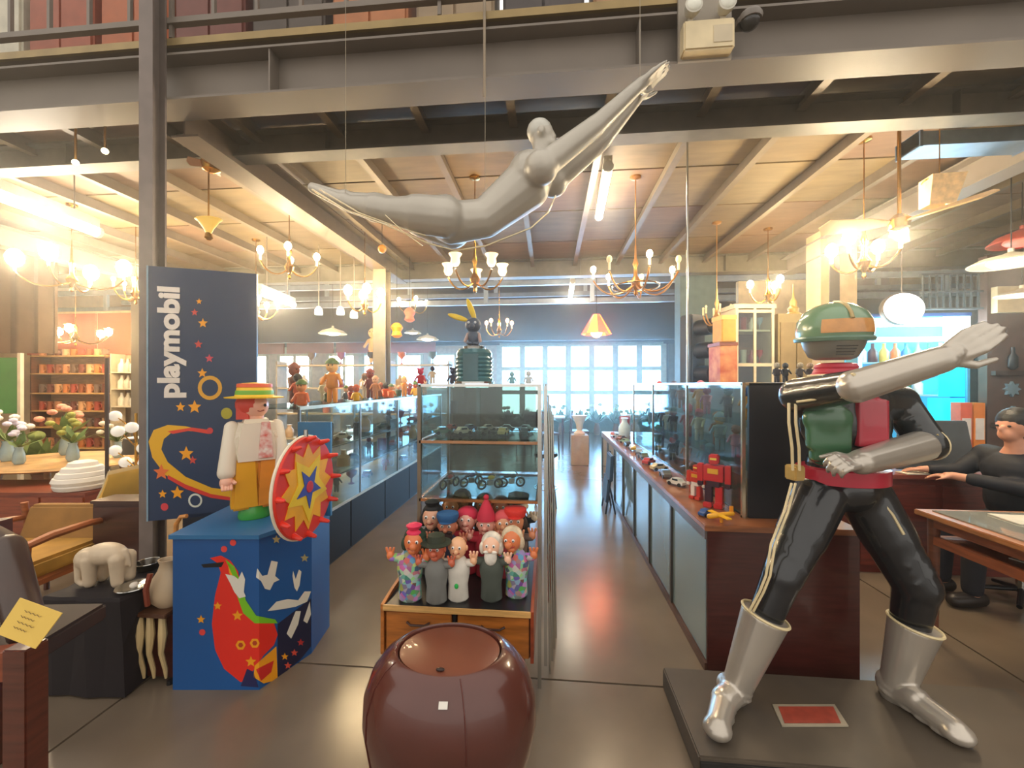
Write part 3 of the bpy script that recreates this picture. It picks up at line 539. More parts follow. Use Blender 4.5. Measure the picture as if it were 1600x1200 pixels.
def toy(c, s, body, head, label, cat='figure', grp=None, name='toy_figure', hat=None, rz=0., legs=True):
    c = Vector(c); t = thing(name, c, label, cat, grp); M = Matrix.Rotation(rz, 3, 'Z')
    b = MB().lathe(c+Vector((0, 0, .32*s*legs)), [(.10*s, 0), (.15*s, .05*s), (.13*s, .2*s), (.15*s, .32*s), (.06*s, .38*s)], 12, sy=.7)
    if legs: b.caps(c+Vector((-.07*s, 0, .05*s)), c+Vector((-.06*s, 0, .35*s)), .055*s, .06*s, 8).caps(c+Vector((.07*s, 0, .05*s)), c+Vector((.06*s, 0, .35*s)), .055*s, .06*s, 8)
    z = .32*s*legs
    for q in (-1, 1): b.caps(c+Vector((q*.14*s, 0, z+.3*s)), c+M@Vector((q*.22*s, -.08*s, z+.12*s)), .045*s, .035*s, 8)
    b.build('body', mat(body, .5, 0, .15, 10, 0, 0, .2), t, smooth=True)
    h = c+Vector((0, -.01*s, z+.50*s)); hb = MB().ell(h, (.13*s, .13*s, .14*s), n=12, m=8).ell(h+M@Vector((0, -.13*s, -.02*s)), (.035*s,)*3, n=6, m=5)
    if cat == 'teddy':
        for q in (-1, 1): hb.ell(h+Vector((q*.1*s, 0, .11*s)), .05*s, n=8, m=5)
    hb.build('head', mat(head, .6, 0, .1, 10), t, smooth=True)
    if hat: MB().lathe(h+Vector((0, 0, .06*s)), [(.15*s, 0), (.14*s, .05*s), (.06*s, .13*s), (.01*s, .15*s)], 12).build('hat', mat(hat, .6), t, smooth=True)
    for q in (-1, 1): MB().ell(h+M@Vector((q*.045*s, -.118*s, .03*s)), .018*s, n=6, m=5).build('eye', BLACK, t)
    return t
def jar(c, h, r, col, label, cat='jar', grp=None, name='jar', sh=0, rough=.3, metal=0):
    c = Vector(c)
    P_ = [[(.7, 0), (.9, .08), (1, .35), (.95, .6), (.5, .8), (.45, .9), (.6, 1)], [(.8, 0), (.82, .02), (.85, .5), (.9, .98), (.92, 1), (.86, .98), (.8, .06)], [(.9, 0), (1, .04), (1, .55), (.4, .75), (.35, .95), (.42, .97), (.4, 1)], [(.5, 0), (.55, .03), (.15, .12), (.15, .4), (.8, .65), (.95, .98), (.9, .98), (.2, .45)]][sh % 4]
    m_ = mat(col, rough, metal, .12, 9, 0, 0, .2)
    if name == 'mug':
        t = thing(name, c, label, cat, grp); MB().lathe(c, [(a*r, b*h) for a, b in P_], 14).build('cup', m_, t, smooth=True)
        MB().ring(c+Vector((r*.95, -.2*r, h*.5)), h*.26, h*.06, Matrix.Rotation(math.pi/2, 3, 'X'), 12, 5).build('handle', m_, t, smooth=True); return t
    o = MB().lathe((0, 0, 0), [(a*r, b*h) for a, b in P_], 14).build(name, m_, None, True, loc=c); return tag(o, label, cat, grp)
bcol = [((180, 40, 40), 'red'), ((40, 60, 120), 'blue'), ((210, 180, 60), 'yellow'), ((60, 70, 60), 'dark green')]
for i, (c_, n_) in enumerate(bcol):
    bike((-.555+.115*i, 2.22+.05*(i % 2), .917), 1.1, c_, '%s-tanked model motorcycle, %s from the left on the lowest glass shelf' % (n_, ('first', 'second', 'third', 'last')[i]), 1.0-.25*i)
ccol = [((70, 110, 90), 'green'), ((180, 170, 150), 'silver'), ((90, 90, 84), 'grey'), ((196, 176, 110), 'cream'), ((60, 80, 84), 'teal')]
for i, (c_, n_) in enumerate(ccol): car((-.60+.115*i, 2.25, 1.214), 1.0, c_, '%s model car, %s from the left on the middle glass shelf' % (n_, ('first', 'second', 'third', 'fourth', 'last')[i]), .5+.3*i)
for i, (c_, n_) in enumerate([((150, 60, 50), 'red'), ((60, 80, 110), 'blue'), ((160, 150, 130), 'beige'), ((40, 60, 50), 'dark'), ((110, 140, 140), 'pale teal')]):
    car((-.60+.115*i, 2.45, 1.214), .9, c_, '%s model car in the back row of the middle glass shelf' % n_, 1.3-.4*i)
# on top of the showcase: jar-like radio, rabbit-eared figure, toys
c = Vector((*py(741, 2.25), 1.501)); t = thing('glass_dome_jar', c, 'ribbed teal glass jar on top of the chrome showcase', 'jar')
JM = mat((84, 128, 134), .12, .3, .15, 5, 0, 0, .5)
rp = [(.085, 0), (.10, .01)]
for i in range(6): rp += [(.105, .03+.022*i), (.096, .04+.022*i)]
rp += [(.10, .17), (.085, .19), (.055, .197)]
MB().lathe(c, rp, 28).build('ribbed_body', JM, t, smooth=True); MB().lathe(c+Vector((0, 0, .195)), [(.06, 0), (.062, .012), (.03, .02)], 20).build('chrome_lid', CHROME, t, smooth=True)
MB().bb(c.x-.04, c.x+.04, c.y-.112, c.y-.1, 1.52, 1.66).build('front_panel', mat((70, 100, 104), .3), t)
MB().lathe(c, [(.112, -.0), (.112, .012), (.1, .014)], 28).build('base_ring', CHROME, t)
c = Vector((c.x-.005, c.y, 1.717)); t = thing('eared_figurine', c, 'grey-blue toy figure with two long yellow ears on the ribbed jar', 'figurine')
GB = mat((74, 84, 100), .45, 0, .15, 8)
MB().ell(c+Vector((0, 0, .045)), (.032, .028, .05)).ell(c+Vector((0, -.005, .11)), (.045, .042, .042)).ell(c+Vector((0, -.045, .10)), .016).ell(c+Vector((-.02, -.01, .008)), (.018, .026, .01)).ell(c+Vector((.02, -.01, .008)), (.018, .026, .01)).build('body', GB, t, smooth=True)
for q, e in ((-1, Vector((-.145, 0, .175))), (1, Vector((-.035, 0, .26)))):
    a = c+Vector((q*.02-.008, 0, .135)); b = c+e; mid = a.lerp(b, .5); d_ = (b-a); L = d_.length; x_, y_, z_ = frame(a, b); MB().ell(mid, (.018, .013, L/2), Matrix((x_, y_, z_)).transposed() if False else Matrix([[x_[i], y_[i], z_[i]] for i in range(3)])).build('ear', mat((230, 196, 40), .4), t, smooth=True)
for q in (-1, 1): MB().ell(c+Vector((q*.018, -.042, .12)), .007).build('eye', mat((230, 230, 230), .3), t)
for q in (-1, 1): MB().caps(c+Vector((q*.03, 0, .06)), c+Vector((q*.042, -.02, .02)), .010, .009).build('arm', mat((170, 140, 130), .5), t, smooth=True)
toy((*py(657, 2.3), 1.501), .14, (196, 50, 60), (210, 60, 80), 'red teddy sitting on the left end of the chrome showcase', 'teddy', None, 'teddy_bear', None, 0, 0)
toy((*py(676, 2.2), 1.501), .10, (220, 190, 150), (60, 50, 60), 'small cream and black toy between the red teddy and the ribbed jar', 'figure', None)
toy((-.60, 2.5, 1.501), .16, (60, 64, 80), (50, 54, 70), 'dark navy plush toy at the left rear of the showcase top', 'teddy', None, 'plush_toy', None, 0, 0)
toy((*py(800, 2.3), 1.501), .11, (150, 196, 204), (170, 210, 214), 'pale blue glass cat figurine right of the ribbed jar', 'figurine', None, 'cat_figurine', None, 0, 0)
toy((*py(826, 2.35), 1.501), .12, (225, 225, 220), (236, 236, 230), 'white porcelain figurine on the right end of the chrome showcase', 'figurine', None, 'porcelain_figurine', None, 0, 0)
# ============================================================ RIGHT COUNTER + CASE
RX0, RX1, RY0, RY1 = .82, 1.56, 2.19, 6.35
MAH = wood((74, 34, 28), .3, .4, .25); DKF = mat((70, 62, 54), .4, .3)
t = thing('display_counter', (1.2, 4.2, 0), 'long mahogany counter with glass-fronted side along the right of the aisle', 'counter')
MB().bb(RX0+.02, RX1, RY0+.01, RY1, .02, .69).build('counter_body', mat((120, 128, 124), .6), t)
MB().bb(RX0, RX1, RY0-.005, RY0+.012, .0, .745).build('end_panel', MAH, t, bevel=.003)
MB().bb(RX0-.015, RX1+.01, RY0-.012, RY1, .735, .765).build('worktop', wood((150, 92, 56), .35, .4), t, bevel=.004)
MB().bb(RX0-.012, RX0+.01, RY0, RY1, .69, .735).build('fascia', wood((96, 84, 80)), t)
MB().bb(RX0-.012, RX0+.01, RY0, RY1, .0, .045).build('base_board', wood((84, 56, 44)), t)
ny = 7
for i in range(ny):
    a = RY0+.02+(RY1-RY0)*i/ny; b = a+(RY1-RY0)/ny-.03
    MB().bb(RX0+.001, RX0+.008, a, b, .05, .685).build('glass_door', mat((128, 150, 156), .12, .2, .08, 2, 0, 0, .6), t)
    MB().bb(RX0-.012, RX0+.008, b, b+.03, .045, .69).build('door_stile', DKF, t)
# tall glass case on the counter
t = thing('glass_display_case', (1.3, 3.4, .765), 'tall black-ended glass display case standing on the mahogany counter', 'showcase')
cx0, cx1, cy0, cy1, cz0, cz1 = 1.06, 1.54, 2.32, 5.2, .766, 1.505
MB().bb(cx0+.03, cx1, cy0, cy0+.02, cz0, cz1+.0).build('end_panel', mat((26, 25, 28), .5), t)
MB().bb(cx1-.01, cx1, cy0+.02, cy1, cz0, cz1).build('back_panel', mat((120, 112, 108), .5), t)
for y in (cy0+.005, 3.23, 4.25, cy1): MB().bb(cx0-.008, cx0+.010, y-.009, y+.009, cz0, cz1).build('post', mat((190, 176, 150), .25, .8), t)
MB().bb(cx0-.008, cx0+.010, cy0, cy1, cz1-.012, cz1+.004).bb(cx0, cx1, cy0, cy0+.012, cz1-.012, cz1+.004).bb(cx0, cx1, cy1, cy1+.012, cz1-.012, cz1+.004).build('top_rail', CHROME, t)
MB().bb(cx0-.008, cx0+.01, cy0, cy1, cz0, cz0+.012).build('bottom_rail', CHROME, t)
MB().bb(cx0, cx1-.01, cy0+.02, cy1, cz1-.006, cz1).build('glass_top', GLASS, t)
for a, b in ((cy0+.02, 3.22), (3.24, 4.24), (4.26, cy1)): MB().bb(cx0-.001, cx0+.003, a, b, cz0+.012, cz1-.012).build('glass_pane', GLASS, t)
MB().bb(cx0, cx1-.01, cy1, cy1+.004, cz0, cz1).build('glass_pane', GLASS, t)
SH = [1.02, 1.26]
for z in SH: MB().bb(cx0+.03, cx1-.012, cy0+.022, cy1-.02, z, z+.006).build('glass_shelf', glassmat((220, 235, 230), .12), t)
pal = [((196, 44, 40), 'red'), ((220, 150, 50), 'amber'), ((60, 90, 150), 'blue'), ((214, 206, 190), 'cream'), ((60, 110, 80), 'green'), ((150, 84, 50), 'brown'), ((214, 120, 60), 'orange'), ((90, 84, 96), 'slate grey'), ((200, 120, 140), 'pink'), ((40, 40, 46), 'black'), ((120, 150, 160), 'pale blue'), ((170, 60, 80), 'crimson')]
ordn = ['first', 'second', 'third', 'fourth', 'fifth', 'sixth', 'seventh', 'eighth', 'ninth', 'tenth', 'eleventh', 'twelfth', 'thirteenth', 'fourteenth', 'fifteenth', 'sixteenth']
for s_, (z, nmz) in enumerate(((.768, 'bottom'), (1.027, 'middle'), (1.267, 'upper'))):
    for i in range(10):
        y = 2.46+.26*i+R.uniform(-.03, .03); x = 1.20+R.uniform(-.03, .1); a, b = R.sample(pal, 2); sz = R.uniform(.16, .23)
        if s_ == 0 and i < 3: continue
        lb = '%s toy, %s head, %s shelf of the tall glass case, %s from front' % (a[1], b[1], nmz, ordn[i])
        toy((x, y, z), sz*1.3 if s_ else sz*1.4, a[0], b[0], lb, 'figure', 'toys inside the tall glass case', hat=R.choice((None, a[0])), rz=-1.2)
# red robot figures at the near corner of the case
def robot(c, s, a, b, label, rz=-.6):
    c = Vector(c); t = thing('toy_robot', c, label, 'robot', 'red toy robots on the counter ledge'); M = Matrix.Rotation(rz, 3, 'Z')
    A = mat(a, .35, 0, .08, 6, 0, 0, .4); B = mat(b, .35, 0, .08, 6)
    bx = lambda p, sz: MB().box(c+M@Vector([v*s for v in p]), [v*s for v in sz], rz=rz)
    bx((0, 0, .56), (.30, .18, .26)).build('torso', A, t, bevel=.01*s); bx((0, -.02, .39), (.2, .14, .1)).build('waist', B, t, bevel=.01*s)
    hd = bx((0, 0, .79), (.15, .14, .16)).build('head', A, t, bevel=.02*s); bx((0, -.075, .80), (.1, .01, .035)).build('visor', mat((235, 210, 90), .3), hd); bx((0, -.1, .60), (.16, .02, .08)).build('chest_plate', mat((226, 170, 50), .3), t)
    for q in (-1, 1):
        bx((q*.08, 0, .2), (.11, .13, .3)).build('leg', A if q > 0 else B, t, bevel=.01*s); bx((q*.08, -.03, .04), (.13, .2, .08)).build('foot', A, t, bevel=.01*s)
        ar = bx((q*.21, 0, .55), (.09, .11, .3)).build('arm', A, t, bevel=.01*s); bx((q*.21, -.02, .37), (.08, .09, .08)).build('fist', B, ar, bevel=.01*s)
robot((.985, 2.52, .766), .36, (204, 38, 36), (60, 30, 40), 'large red toy robot with a yellow chest plate on the ledge by the case corner')
robot((.94, 2.68, .766), .25, (196, 60, 44), (230, 220, 210), 'smaller red and white toy robot behind the large red robot', -.9)
toy((.97, 2.83, .766), .22, (150, 60, 44), (60, 40, 40), 'dark red and brown figure behind the two toy robots', 'figure')
toy((1.27, 2.40, .768), .26, (206, 130, 60), (220, 160, 90), 'tan toy figure pressed against the near glass of the case', 'figure', 'toys inside the tall glass case')
# toys on the ledge in front of the glass
c = Vector((.90, 2.235, .766)); t = thing('toy_plane', c, 'yellow and orange plastic toy aeroplane on the near corner of the counter', 'toy')
MB().caps(c+Vector((-.05, 0, .03)), c+Vector((.07, .01, .045)), .014, .012).build('fuselage', mat((236, 170, 30), .35), t, smooth=True)
MB().box(c+Vector((.0, .0, .04)), (.03, .15, .007), rz=.3).build('wing', mat((240, 186, 40), .35), t, bevel=.002); MB().box(c+Vector((.065, .01, .065)), (.02, .006, .04)).build('tail_fin', mat((236, 150, 30), .35), t, bevel=.001)
MB().cone(c+Vector((.01, 0, 0)), c+Vector((.01, 0, .03)), .008).build('stand', mat((226, 150, 30), .4), t)
car((.87, 2.34, .766), .9, (50, 90, 150), 'small blue toy car lying beside the yellow toy aeroplane', .6, 'toys along the counter ledge', 'toy_car')
led = ['white', 'grey', 'cream', 'red', 'olive', 'steel', 'yellow', 'black', 'pale green', 'brown', 'silver', 'coral']
lc = [(225, 222, 214), (120, 118, 114), (214, 200, 160), (190, 60, 50), (110, 104, 60), (140, 150, 160), (220, 180, 60), (40, 40, 42), (160, 190, 160), (110, 70, 46), (190, 190, 190), (214, 120, 100)]
for i in range(12):
    y = 3.02+.26*i; f = R.random()
    lb = '%s model vehicle on the counter ledge, %s from the near end' % (led[i], ordn[i])
    car((.92+R.uniform(-.02, .02), y, .766), 1.25+.3*f, lc[i], lb, R.uniform(0, 3), 'model vehicles along the counter ledge', 'model_vehicle')
for i, (y, c_, n_) in enumerate(((5.5, (200, 220, 230), 'pale blue'), (5.75, (170, 60, 60), 'dark red'), (6.0, (150, 190, 200), 'aqua'), (6.2, (230, 230, 230), 'white'))):
    jar((1.0+.05*i, y, .766), .28, .08, c_, '%s vase at the far end of the mahogany counter' % n_, 'vase', 'vases at the counter end', 'vase', i)
# ============================================================ LEFT COUNTER ROW
LX1, LX0, LY0, LY1 = -1.79, -2.34, 2.75, 6.6
t = thing('glass_counter', (-2.05, 4.5, 0), 'long glass display counter on a black base along the left of the aisle', 'counter')
MB().bb(LX0, LX1-.02, LY0, LY1, .0, .45).build('black_base', mat((14, 14, 17), .4, 0, .1, 3), t)
for i in range(5): y = LY0+.02+.77*i; MB().bb(LX1-.02, LX1-.008, y, y+.75, .02, .44).build('base_door', mat((12, 14, 20), .55, 0, .1, 3), t)
MB().bb(LX0, LX1, LY0, LY1, .45, .468).build('floor_board', mat((176, 160, 130), .5), t)
MB().bb(LX1-.004, LX1+.006, LY0, LY1, .447, .47).build('edge_strip', mat((190, 180, 160), .3, .6), t)
for z in (.71, .96): MB().bb(LX0, LX1-.03, LY0, LY1, z, z+.008).build('glass_shelf', glassmat((190, 200, 196), .12), t); MB().bb(LX1-.04, LX1-.03, LY0, LY1, z-.004, z+.012).build('shelf_edge', mat((170, 165, 155), .3, .5), t)
MB().bb(LX0, LX1, LY0, LY1, 1.318, 1.33).build('counter_top', glassmat((190, 200, 196), .2), t); MB().bb(LX1-.008, LX1+.006, LY0, LY1, 1.312, 1.336).build('top_edge', mat((196, 186, 160), .3, .6), t)
for y in (LY0+.01, 3.7, 4.66, 5.6, LY1-.01): MB().bb(LX1-.012, LX1+.004, y-.008, y+.008, .46, 1.32).build('post', mat((150, 146, 140), .3, .7), t); MB().bb(LX0, LX0+.016, y-.008, y+.008, .46, 1.32).build('post', mat((150, 146, 140), .3, .7), t)
for a, b in ((LY0+.02, 3.69), (3.71, 4.65), (4.67, 5.59), (5.61, LY1-.02)): MB().bb(LX1-.003, LX1, a, b, .47, 1.31).build('glass_pane', GLASS, t)
lcl = [((196, 160, 120), 'tan'), ((110, 90, 76), 'umber'), ((150, 60, 56), 'maroon'), ((90, 100, 90), 'moss'), ((206, 196, 176), 'ivory'), ((210, 110, 60), 'orange'), ((120, 130, 140), 'steel blue'), ((60, 56, 54), 'charcoal'), ((176, 140, 70), 'ochre'), ((130, 60, 90), 'plum')]
for s_, (z, nz) in enumerate(((.469, 'lowest'), (.719, 'middle'), (.969, 'upper'))):
    for i in range(11):
        y = 3.05+.32*i; c_, n_ = lcl[(i*3+s_*4) % 10]; x = LX1-.14-R.uniform(0, .12)
        if (i+s_) % 3 == 0: jar((x, y, z), R.uniform(.13, .2), .06, c_, '%s vase on %s shelf of the left glass counter, %s from front' % (n_, nz, ordn[i]), 'vase', 'vases in the left counter', 'vase', i)
        elif (i+s_) % 3 == 1: car((x, y, z), 1.6, c_, '%s tin car on %s shelf of the left glass counter, %s from front' % (n_, nz, ordn[i]), R.uniform(.3, 2.4), 'tin cars in the left counter', 'tin_car')
        else:
            q = lcl[(i+5) % 10]; toy((x, y, z), .2, c_, q[0], '%s and %s toy on %s shelf of left glass counter, %s from front' % (n_, q[1], nz, ordn[i]), 'figure', 'toys in the left counter', rz=.8)
tp = [((224, 110, 50), (230, 150, 90), 'bright orange doll with a peach face'), ((214, 90, 40), (60, 60, 56), 'deep orange doll with dark hair'), ((120, 70, 50), (150, 80, 60), 'brown furry monkey doll'), ((230, 150, 60), (240, 190, 120), 'amber clown doll'), ((60, 80, 60), (210, 150, 110), 'bottle green soldier doll'), ((200, 190, 150), (220, 180, 140), 'cream baby doll'), ((220, 170, 40), (196, 90, 50), 'yellow doll with a rust face'), ((150, 60, 50), (160, 80, 70), 'brick red bear doll'), ((80, 90, 100), (226, 170, 130), 'blue-grey sailor doll'), ((196, 130, 80), (230, 180, 140), 'light brown rag doll'), ((110, 50, 50), (150, 70, 60), 'dark maroon doll'), ((214, 196, 170), (120, 90, 70), 'oatmeal doll with brown hair')]
for i in range(24):
    a, b, n_ = tp[i % 12]; y = 3.0+.15*i; row = 'front edge' if i < 12 else 'far part'
    big = 1.35 if i in (2, 3, 10) else 1
    toy((LX1-.14-.13*(i % 3), y, 1.331), R.uniform(.22, .30)*big, a, b, '%s on the left glass counter, %s half' % (n_, 'near' if i < 12 else 'far'), 'doll', 'dolls on the left counter', 'doll', hat=R.choice((None, b, (90, 120, 60))), rz=R.uniform(0, 1.4), legs=R.random() > .4)
# second row of cabinets behind with red and orange boxes, hanging oars
t = thing('wall_shelf', (-3.9, 7.6, 0), 'long cream shelf of wares behind the left glass counter', 'shelf')
for z in (.4, .9, 1.4, 1.85): MB().bb(-5.4, -1.9, 7.55, 7.85, z, z+.03).build('shelf_board', mat((190, 168, 130), .5), t)
for x in (-5.4, -4.25, -3.1, -1.93): MB().bb(x, x+.03, 7.55, 7.85, 0, 1.95).build('upright', mat((170, 150, 120), .5), t)
for i in range(22):
    z = (.43, .93, 1.43, 1.88)[i % 4]; c_, n_ = lcl[(i*7) % 10]; x = -5.2+.155*i
    if abs(min(abs(x-q) for q in (-5.4, -4.25, -3.1, -1.93))) < .11: x += .12
    jar((x, 7.68, z), .25, .085, c_, '%s vase on the %s board of the long cream shelf, %s' % (n_, ('bottom', 'second', 'third', 'top')[i % 4], 'left half' if i < 11 else 'right half'), 'vase', 'vases on the long shelf', 'vase', i)

toy((-3.45, 7.68, 1.911), .72, (226, 180, 120), (230, 186, 130), 'tall tan upright doll on top of the long cream shelf beside the steel column', 'doll', None, 'doll')
for i, (x, c_, n_) in enumerate(((-.60, (190, 180, 120), 'straw yellow'), (-.49, (90, 120, 100), 'green'), (-.38, (200, 196, 190), 'white'), (-.27, (120, 70, 60), 'maroon'), (-.16, (80, 110, 130), 'blue'))): jar((x, 2.5, 1.214+.0), .0+.15, .032, c_, '%s bottle standing behind the model cars on the middle glass shelf' % n_, 'bottle', 'bottles in the chrome showcase', 'bottle', 2) if False else None
# ============================================================ BLUE DISPLAY STAND
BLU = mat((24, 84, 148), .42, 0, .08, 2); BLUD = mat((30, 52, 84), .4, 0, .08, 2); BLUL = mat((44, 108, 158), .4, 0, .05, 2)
zt = .763
A = LD(-1.663, 1.98, 0); B = LD(-1.24, 1.98, 0); Cc = LD(-1.116, 2.25, 0); D = LD(-1.13, 2.50, 0); E = LD(-1.72, 2.50, 0)
up = Vector((0, 0, 1))
t = thing('display_stand', (A+D)/2, 'tall blue advertising stand with starry backboard and printed sail picture', 'stand')
MB().prism([A, B, Cc, D, E], up*(zt-.02)).build('box', BLU, t)
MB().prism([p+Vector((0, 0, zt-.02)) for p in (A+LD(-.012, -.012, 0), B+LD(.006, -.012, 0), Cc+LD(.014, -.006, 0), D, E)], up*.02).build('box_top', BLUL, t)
BA = LD(-2.12, 2.355, .70); BB_ = LD(-1.60, 2.53, .70); bn = (BB_-BA).cross(up).normalized()
if bn.dot(Vector((0, -1, 0))) < 0: bn = -bn
tl, tr = 2.19, 2.19
MB().prism([BA, BB_, Vector((BB_.x, BB_.y, tr)), Vector((BA.x, BA.y, tl))], -bn*.03).build('backboard', BLUD, t)
MB().prism([BA+bn*.004-up*0, BA+bn*.004+up*(tl-.7), BA-bn*.034+up*(tl-.7), BA-bn*.034], (BA-BB_).normalized()*.008).build('board_edge', mat((120, 150, 170), .4), t)
MB().prism([BA.lerp(BB_, .30)-up*.7, BB_-up*.7, BB_+up*.02, BA.lerp(BB_, .30)+up*.02], -bn*.03).build('board_support', mat((24, 30, 44), .5), t)
S0, S1 = LD(-1.10, 2.56, 0), LD(-1.10, 2.33, 0)
MB().prism([LD(-1.30, 2.45, .70), LD(-1.10, 2.45, .70), LD(-1.10, 2.45, 1.27), LD(-1.30, 2.45, 1.27)], LD(0, .02, 0)).build('side_board', mat((36, 104, 150), .4), t)
def clipx(poly, x, keep_left):
    out = []
    for i in range(len(poly)):
        a, b = poly[i-1], poly[i]; ia, ib = (a[0] <= x) == keep_left, (b[0] <= x) == keep_left
        if ia != ib: u = (x-a[0])/(b[0]-a[0]); out.append((x, a[1]+(b[1]-a[1])*u))
        if ib: out.append(b)
    return out
na = (B-A).cross(up).normalized(); na = na if na.y < 0 else -na
nb = (Cc-B).cross(up).normalized(); nb = nb if nb.dot(LD(1, 0, 0)) > 0 else -nb
def decal(poly, col, name, lay=1):
    m_ = mat(col, .45, 0, .05, 3)
    for pl_, n_, kl in ((clipx(poly, 404.8, True), na, True), (clipx(poly, 404.8, False), nb, False)):
        if len(pl_) < 3: continue
        o_ = .0006*lay+.0004; q = [hit(x, y, B+n_*o_, n_) for x, y in pl_]
        MB().prism(q, -n_*.0003).build(name, m_, t)
def circ(x, y, r, n=12, sx=1): return [(x+r*sx*math.cos(2*math.pi*i/n), y+r*math.sin(2*math.pi*i/n)) for i in range(n)]
def st(x, y, r, n=5, sx=1, ph=0): return [(x+sx*(r if i % 2 == 0 else r*.45)*math.sin(ph+math.pi*i/n), y-(r if i % 2 == 0 else r*.45)*math.cos(ph+math.pi*i/n)) for i in range(2*n)]
RED, YEL, GRN, WHT = (226, 44, 30), (240, 160, 24), (120, 190, 30), (224, 220, 206)
decal([(328, 872), (345, 868), (360, 876), (372, 893), (378, 925), (385, 950), (400, 968), (428, 973), (434, 992), (428, 1008), (412, 1024), (398, 1045), (384, 1062), (376, 1066), (350, 1045), (336, 1015), (331, 975), (336, 930), (345, 895), (340, 880)], RED, 'printed_sail', 1)
decal([(352, 874), (366, 885), (378, 915), (384, 938), (400, 962), (430, 968), (434, 974), (398, 974), (380, 958), (370, 930), (366, 905)], GRN, 'printed_stripe', 2)
decal([(356, 880), (364, 888), (370, 900), (366, 908), (358, 895)], YEL, 'printed_flame', 2)
decal([(314, 882), (350, 878), (346, 886), (318, 887)], (16, 18, 26), 'handle_slot', 2)
for x, y in ((364, 848), (350, 858), (316, 988)): decal(circ(x, y, 5), (222, 66, 60), 'printed_dot', 2)
for x, y, c_ in ((314, 968, YEL), (371, 962, YEL), (340, 947, YEL), (432, 843, (170, 160, 110)), (392, 1034, YEL), (476, 872, (170, 160, 110))): decal(st(x, y, 9 if x in (371, 392) else 7), c_, 'printed_star', 3)
for x, y in ((376, 1008), (398, 1005)): decal(circ(x, y, 8, 6), YEL, 'printed_ring', 3); decal(circ(x, y, 4, 6), (180, 60, 30), 'printed_ring_centre', 4)
decal([(352, 897), (366, 900), (372, 905), (378, 893), (383, 905), (381, 925), (384, 932), (374, 935), (366, 925), (360, 912)], WHT, 'printed_bird', 4)
decal([(402, 888), (410, 900), (418, 898), (424, 876), (434, 878), (430, 900), (437, 906), (428, 910), (422, 922), (414, 920), (408, 908), (400, 902)], WHT, 'printed_bird', 4)
decal([(458, 892), (462, 905), (467, 890), (471, 893), (468, 915), (464, 924), (460, 918), (457, 900)], WHT, 'printed_bird', 4)
decal([(418, 955), (432, 940), (450, 936), (466, 938), (476, 924), (486, 924), (480, 940), (462, 948), (440, 952)], WHT, 'printed_gull', 4)
decal([(434, 975), (486, 935), (486, 1010), (470, 1030), (434, 1060)], (28, 30, 62), 'printed_dark_patch', 2)  # dark navy patch printed on the right face
decal([(448, 990), (462, 955), (470, 955), (466, 975), (455, 998)], WHT, 'printed_wing', 4); decal([(474, 970), (484, 940), (486, 960), (480, 974)], WHT, 'printed_wing', 4)
decal([(398, 1040), (432, 1010), (434, 1062), (412, 1068), (396, 1058)], YEL, 'printed_fan', 3); decal([(400, 1046), (428, 1032), (424, 1050), (408, 1064)], (206, 40, 34), 'printed_fan_stripe', 4)
decal([(376, 1072), (386, 1045), (396, 1050), (404, 1074)], (36, 36, 84), 'printed_hull', 3)
for x, y, c_ in ((445, 1026, YEL), (450, 1040, (220, 80, 60)), (460, 1020, (220, 80, 60)), (470, 1004, (190, 40, 40))): decal(st(x, y, 6), c_, 'printed_star', 4)
def bdecal(poly, col, name, lay=1):
    q = [hit(x, y, BA+bn*(.0008*lay), bn) for x, y in poly]; MB().prism(q, -bn*.0003).build(name, mat(col, .45, 0, .05, 3), t)
arc = [(232, 690), (240, 672), (262, 664), (290, 666), (325, 674)]; arc2 = [(325, 676), (290, 673), (268, 676), (256, 686), (252, 702), (262, 722), (290, 745), (330, 762), (374, 768)]; arc3 = [(374, 782), (330, 776), (290, 762), (258, 742), (238, 715)]
bdecal(arc+arc2+arc3, (224, 168, 24), 'printed_comet', 1)
bdecal([(300, 668), (328, 672), (326, 678), (296, 673)]+[(270, 678), (262, 674)], (216, 60, 44), 'printed_comet_tip', 2)
bdecal([(262, 748), (290, 764), (330, 778), (374, 784), (374, 779), (330, 772), (290, 757), (262, 742)], (206, 50, 40), 'printed_comet_edge', 2)
for x, y, r, c_ in ((304, 636, 11, YEL), (282, 636, 8, YEL), (291, 709, 12, YEL), (301, 719, 7, (206, 70, 60)), (277, 770, 11, YEL), (254, 772, 7, YEL), (252, 738, 13, (224, 110, 50)), (317, 505, 8, YEL), (304, 488, 6, (206, 70, 60)), (310, 538, 7, (206, 70, 60)), (327, 560, 7, (206, 60, 80)), (316, 583, 8, YEL), (311, 471, 5, YEL)): bdecal(st(x, y, r, 5), c_, 'printed_star', 3)
for x, y, r, c_ in ((257, 792, 6, (206, 60, 70)), (354, 646, 9, (170, 160, 40)), (328, 673, 5, (206, 60, 60))): bdecal(circ(x, y, r), c_, 'printed_dot', 3)
def bring(x, y, r, w_, c_, nm_='printed_ring'): bdecal(circ(x, y, r, 20), c_, nm_, 3); bdecal(circ(x, y, r-w_, 20), (30, 52, 84), nm_+'_centre', 4)
bring(328, 606, 19, 6, (220, 160, 40)); bring(305, 782, 11, 3, (210, 214, 200))
text('playmobil', mat((228, 218, 206), .5), t, hit(279, 622, BA+bn*.003, bn), up, (BA-BB_).normalized(), .142, bold=.006, depth=.003, wid=1.21)
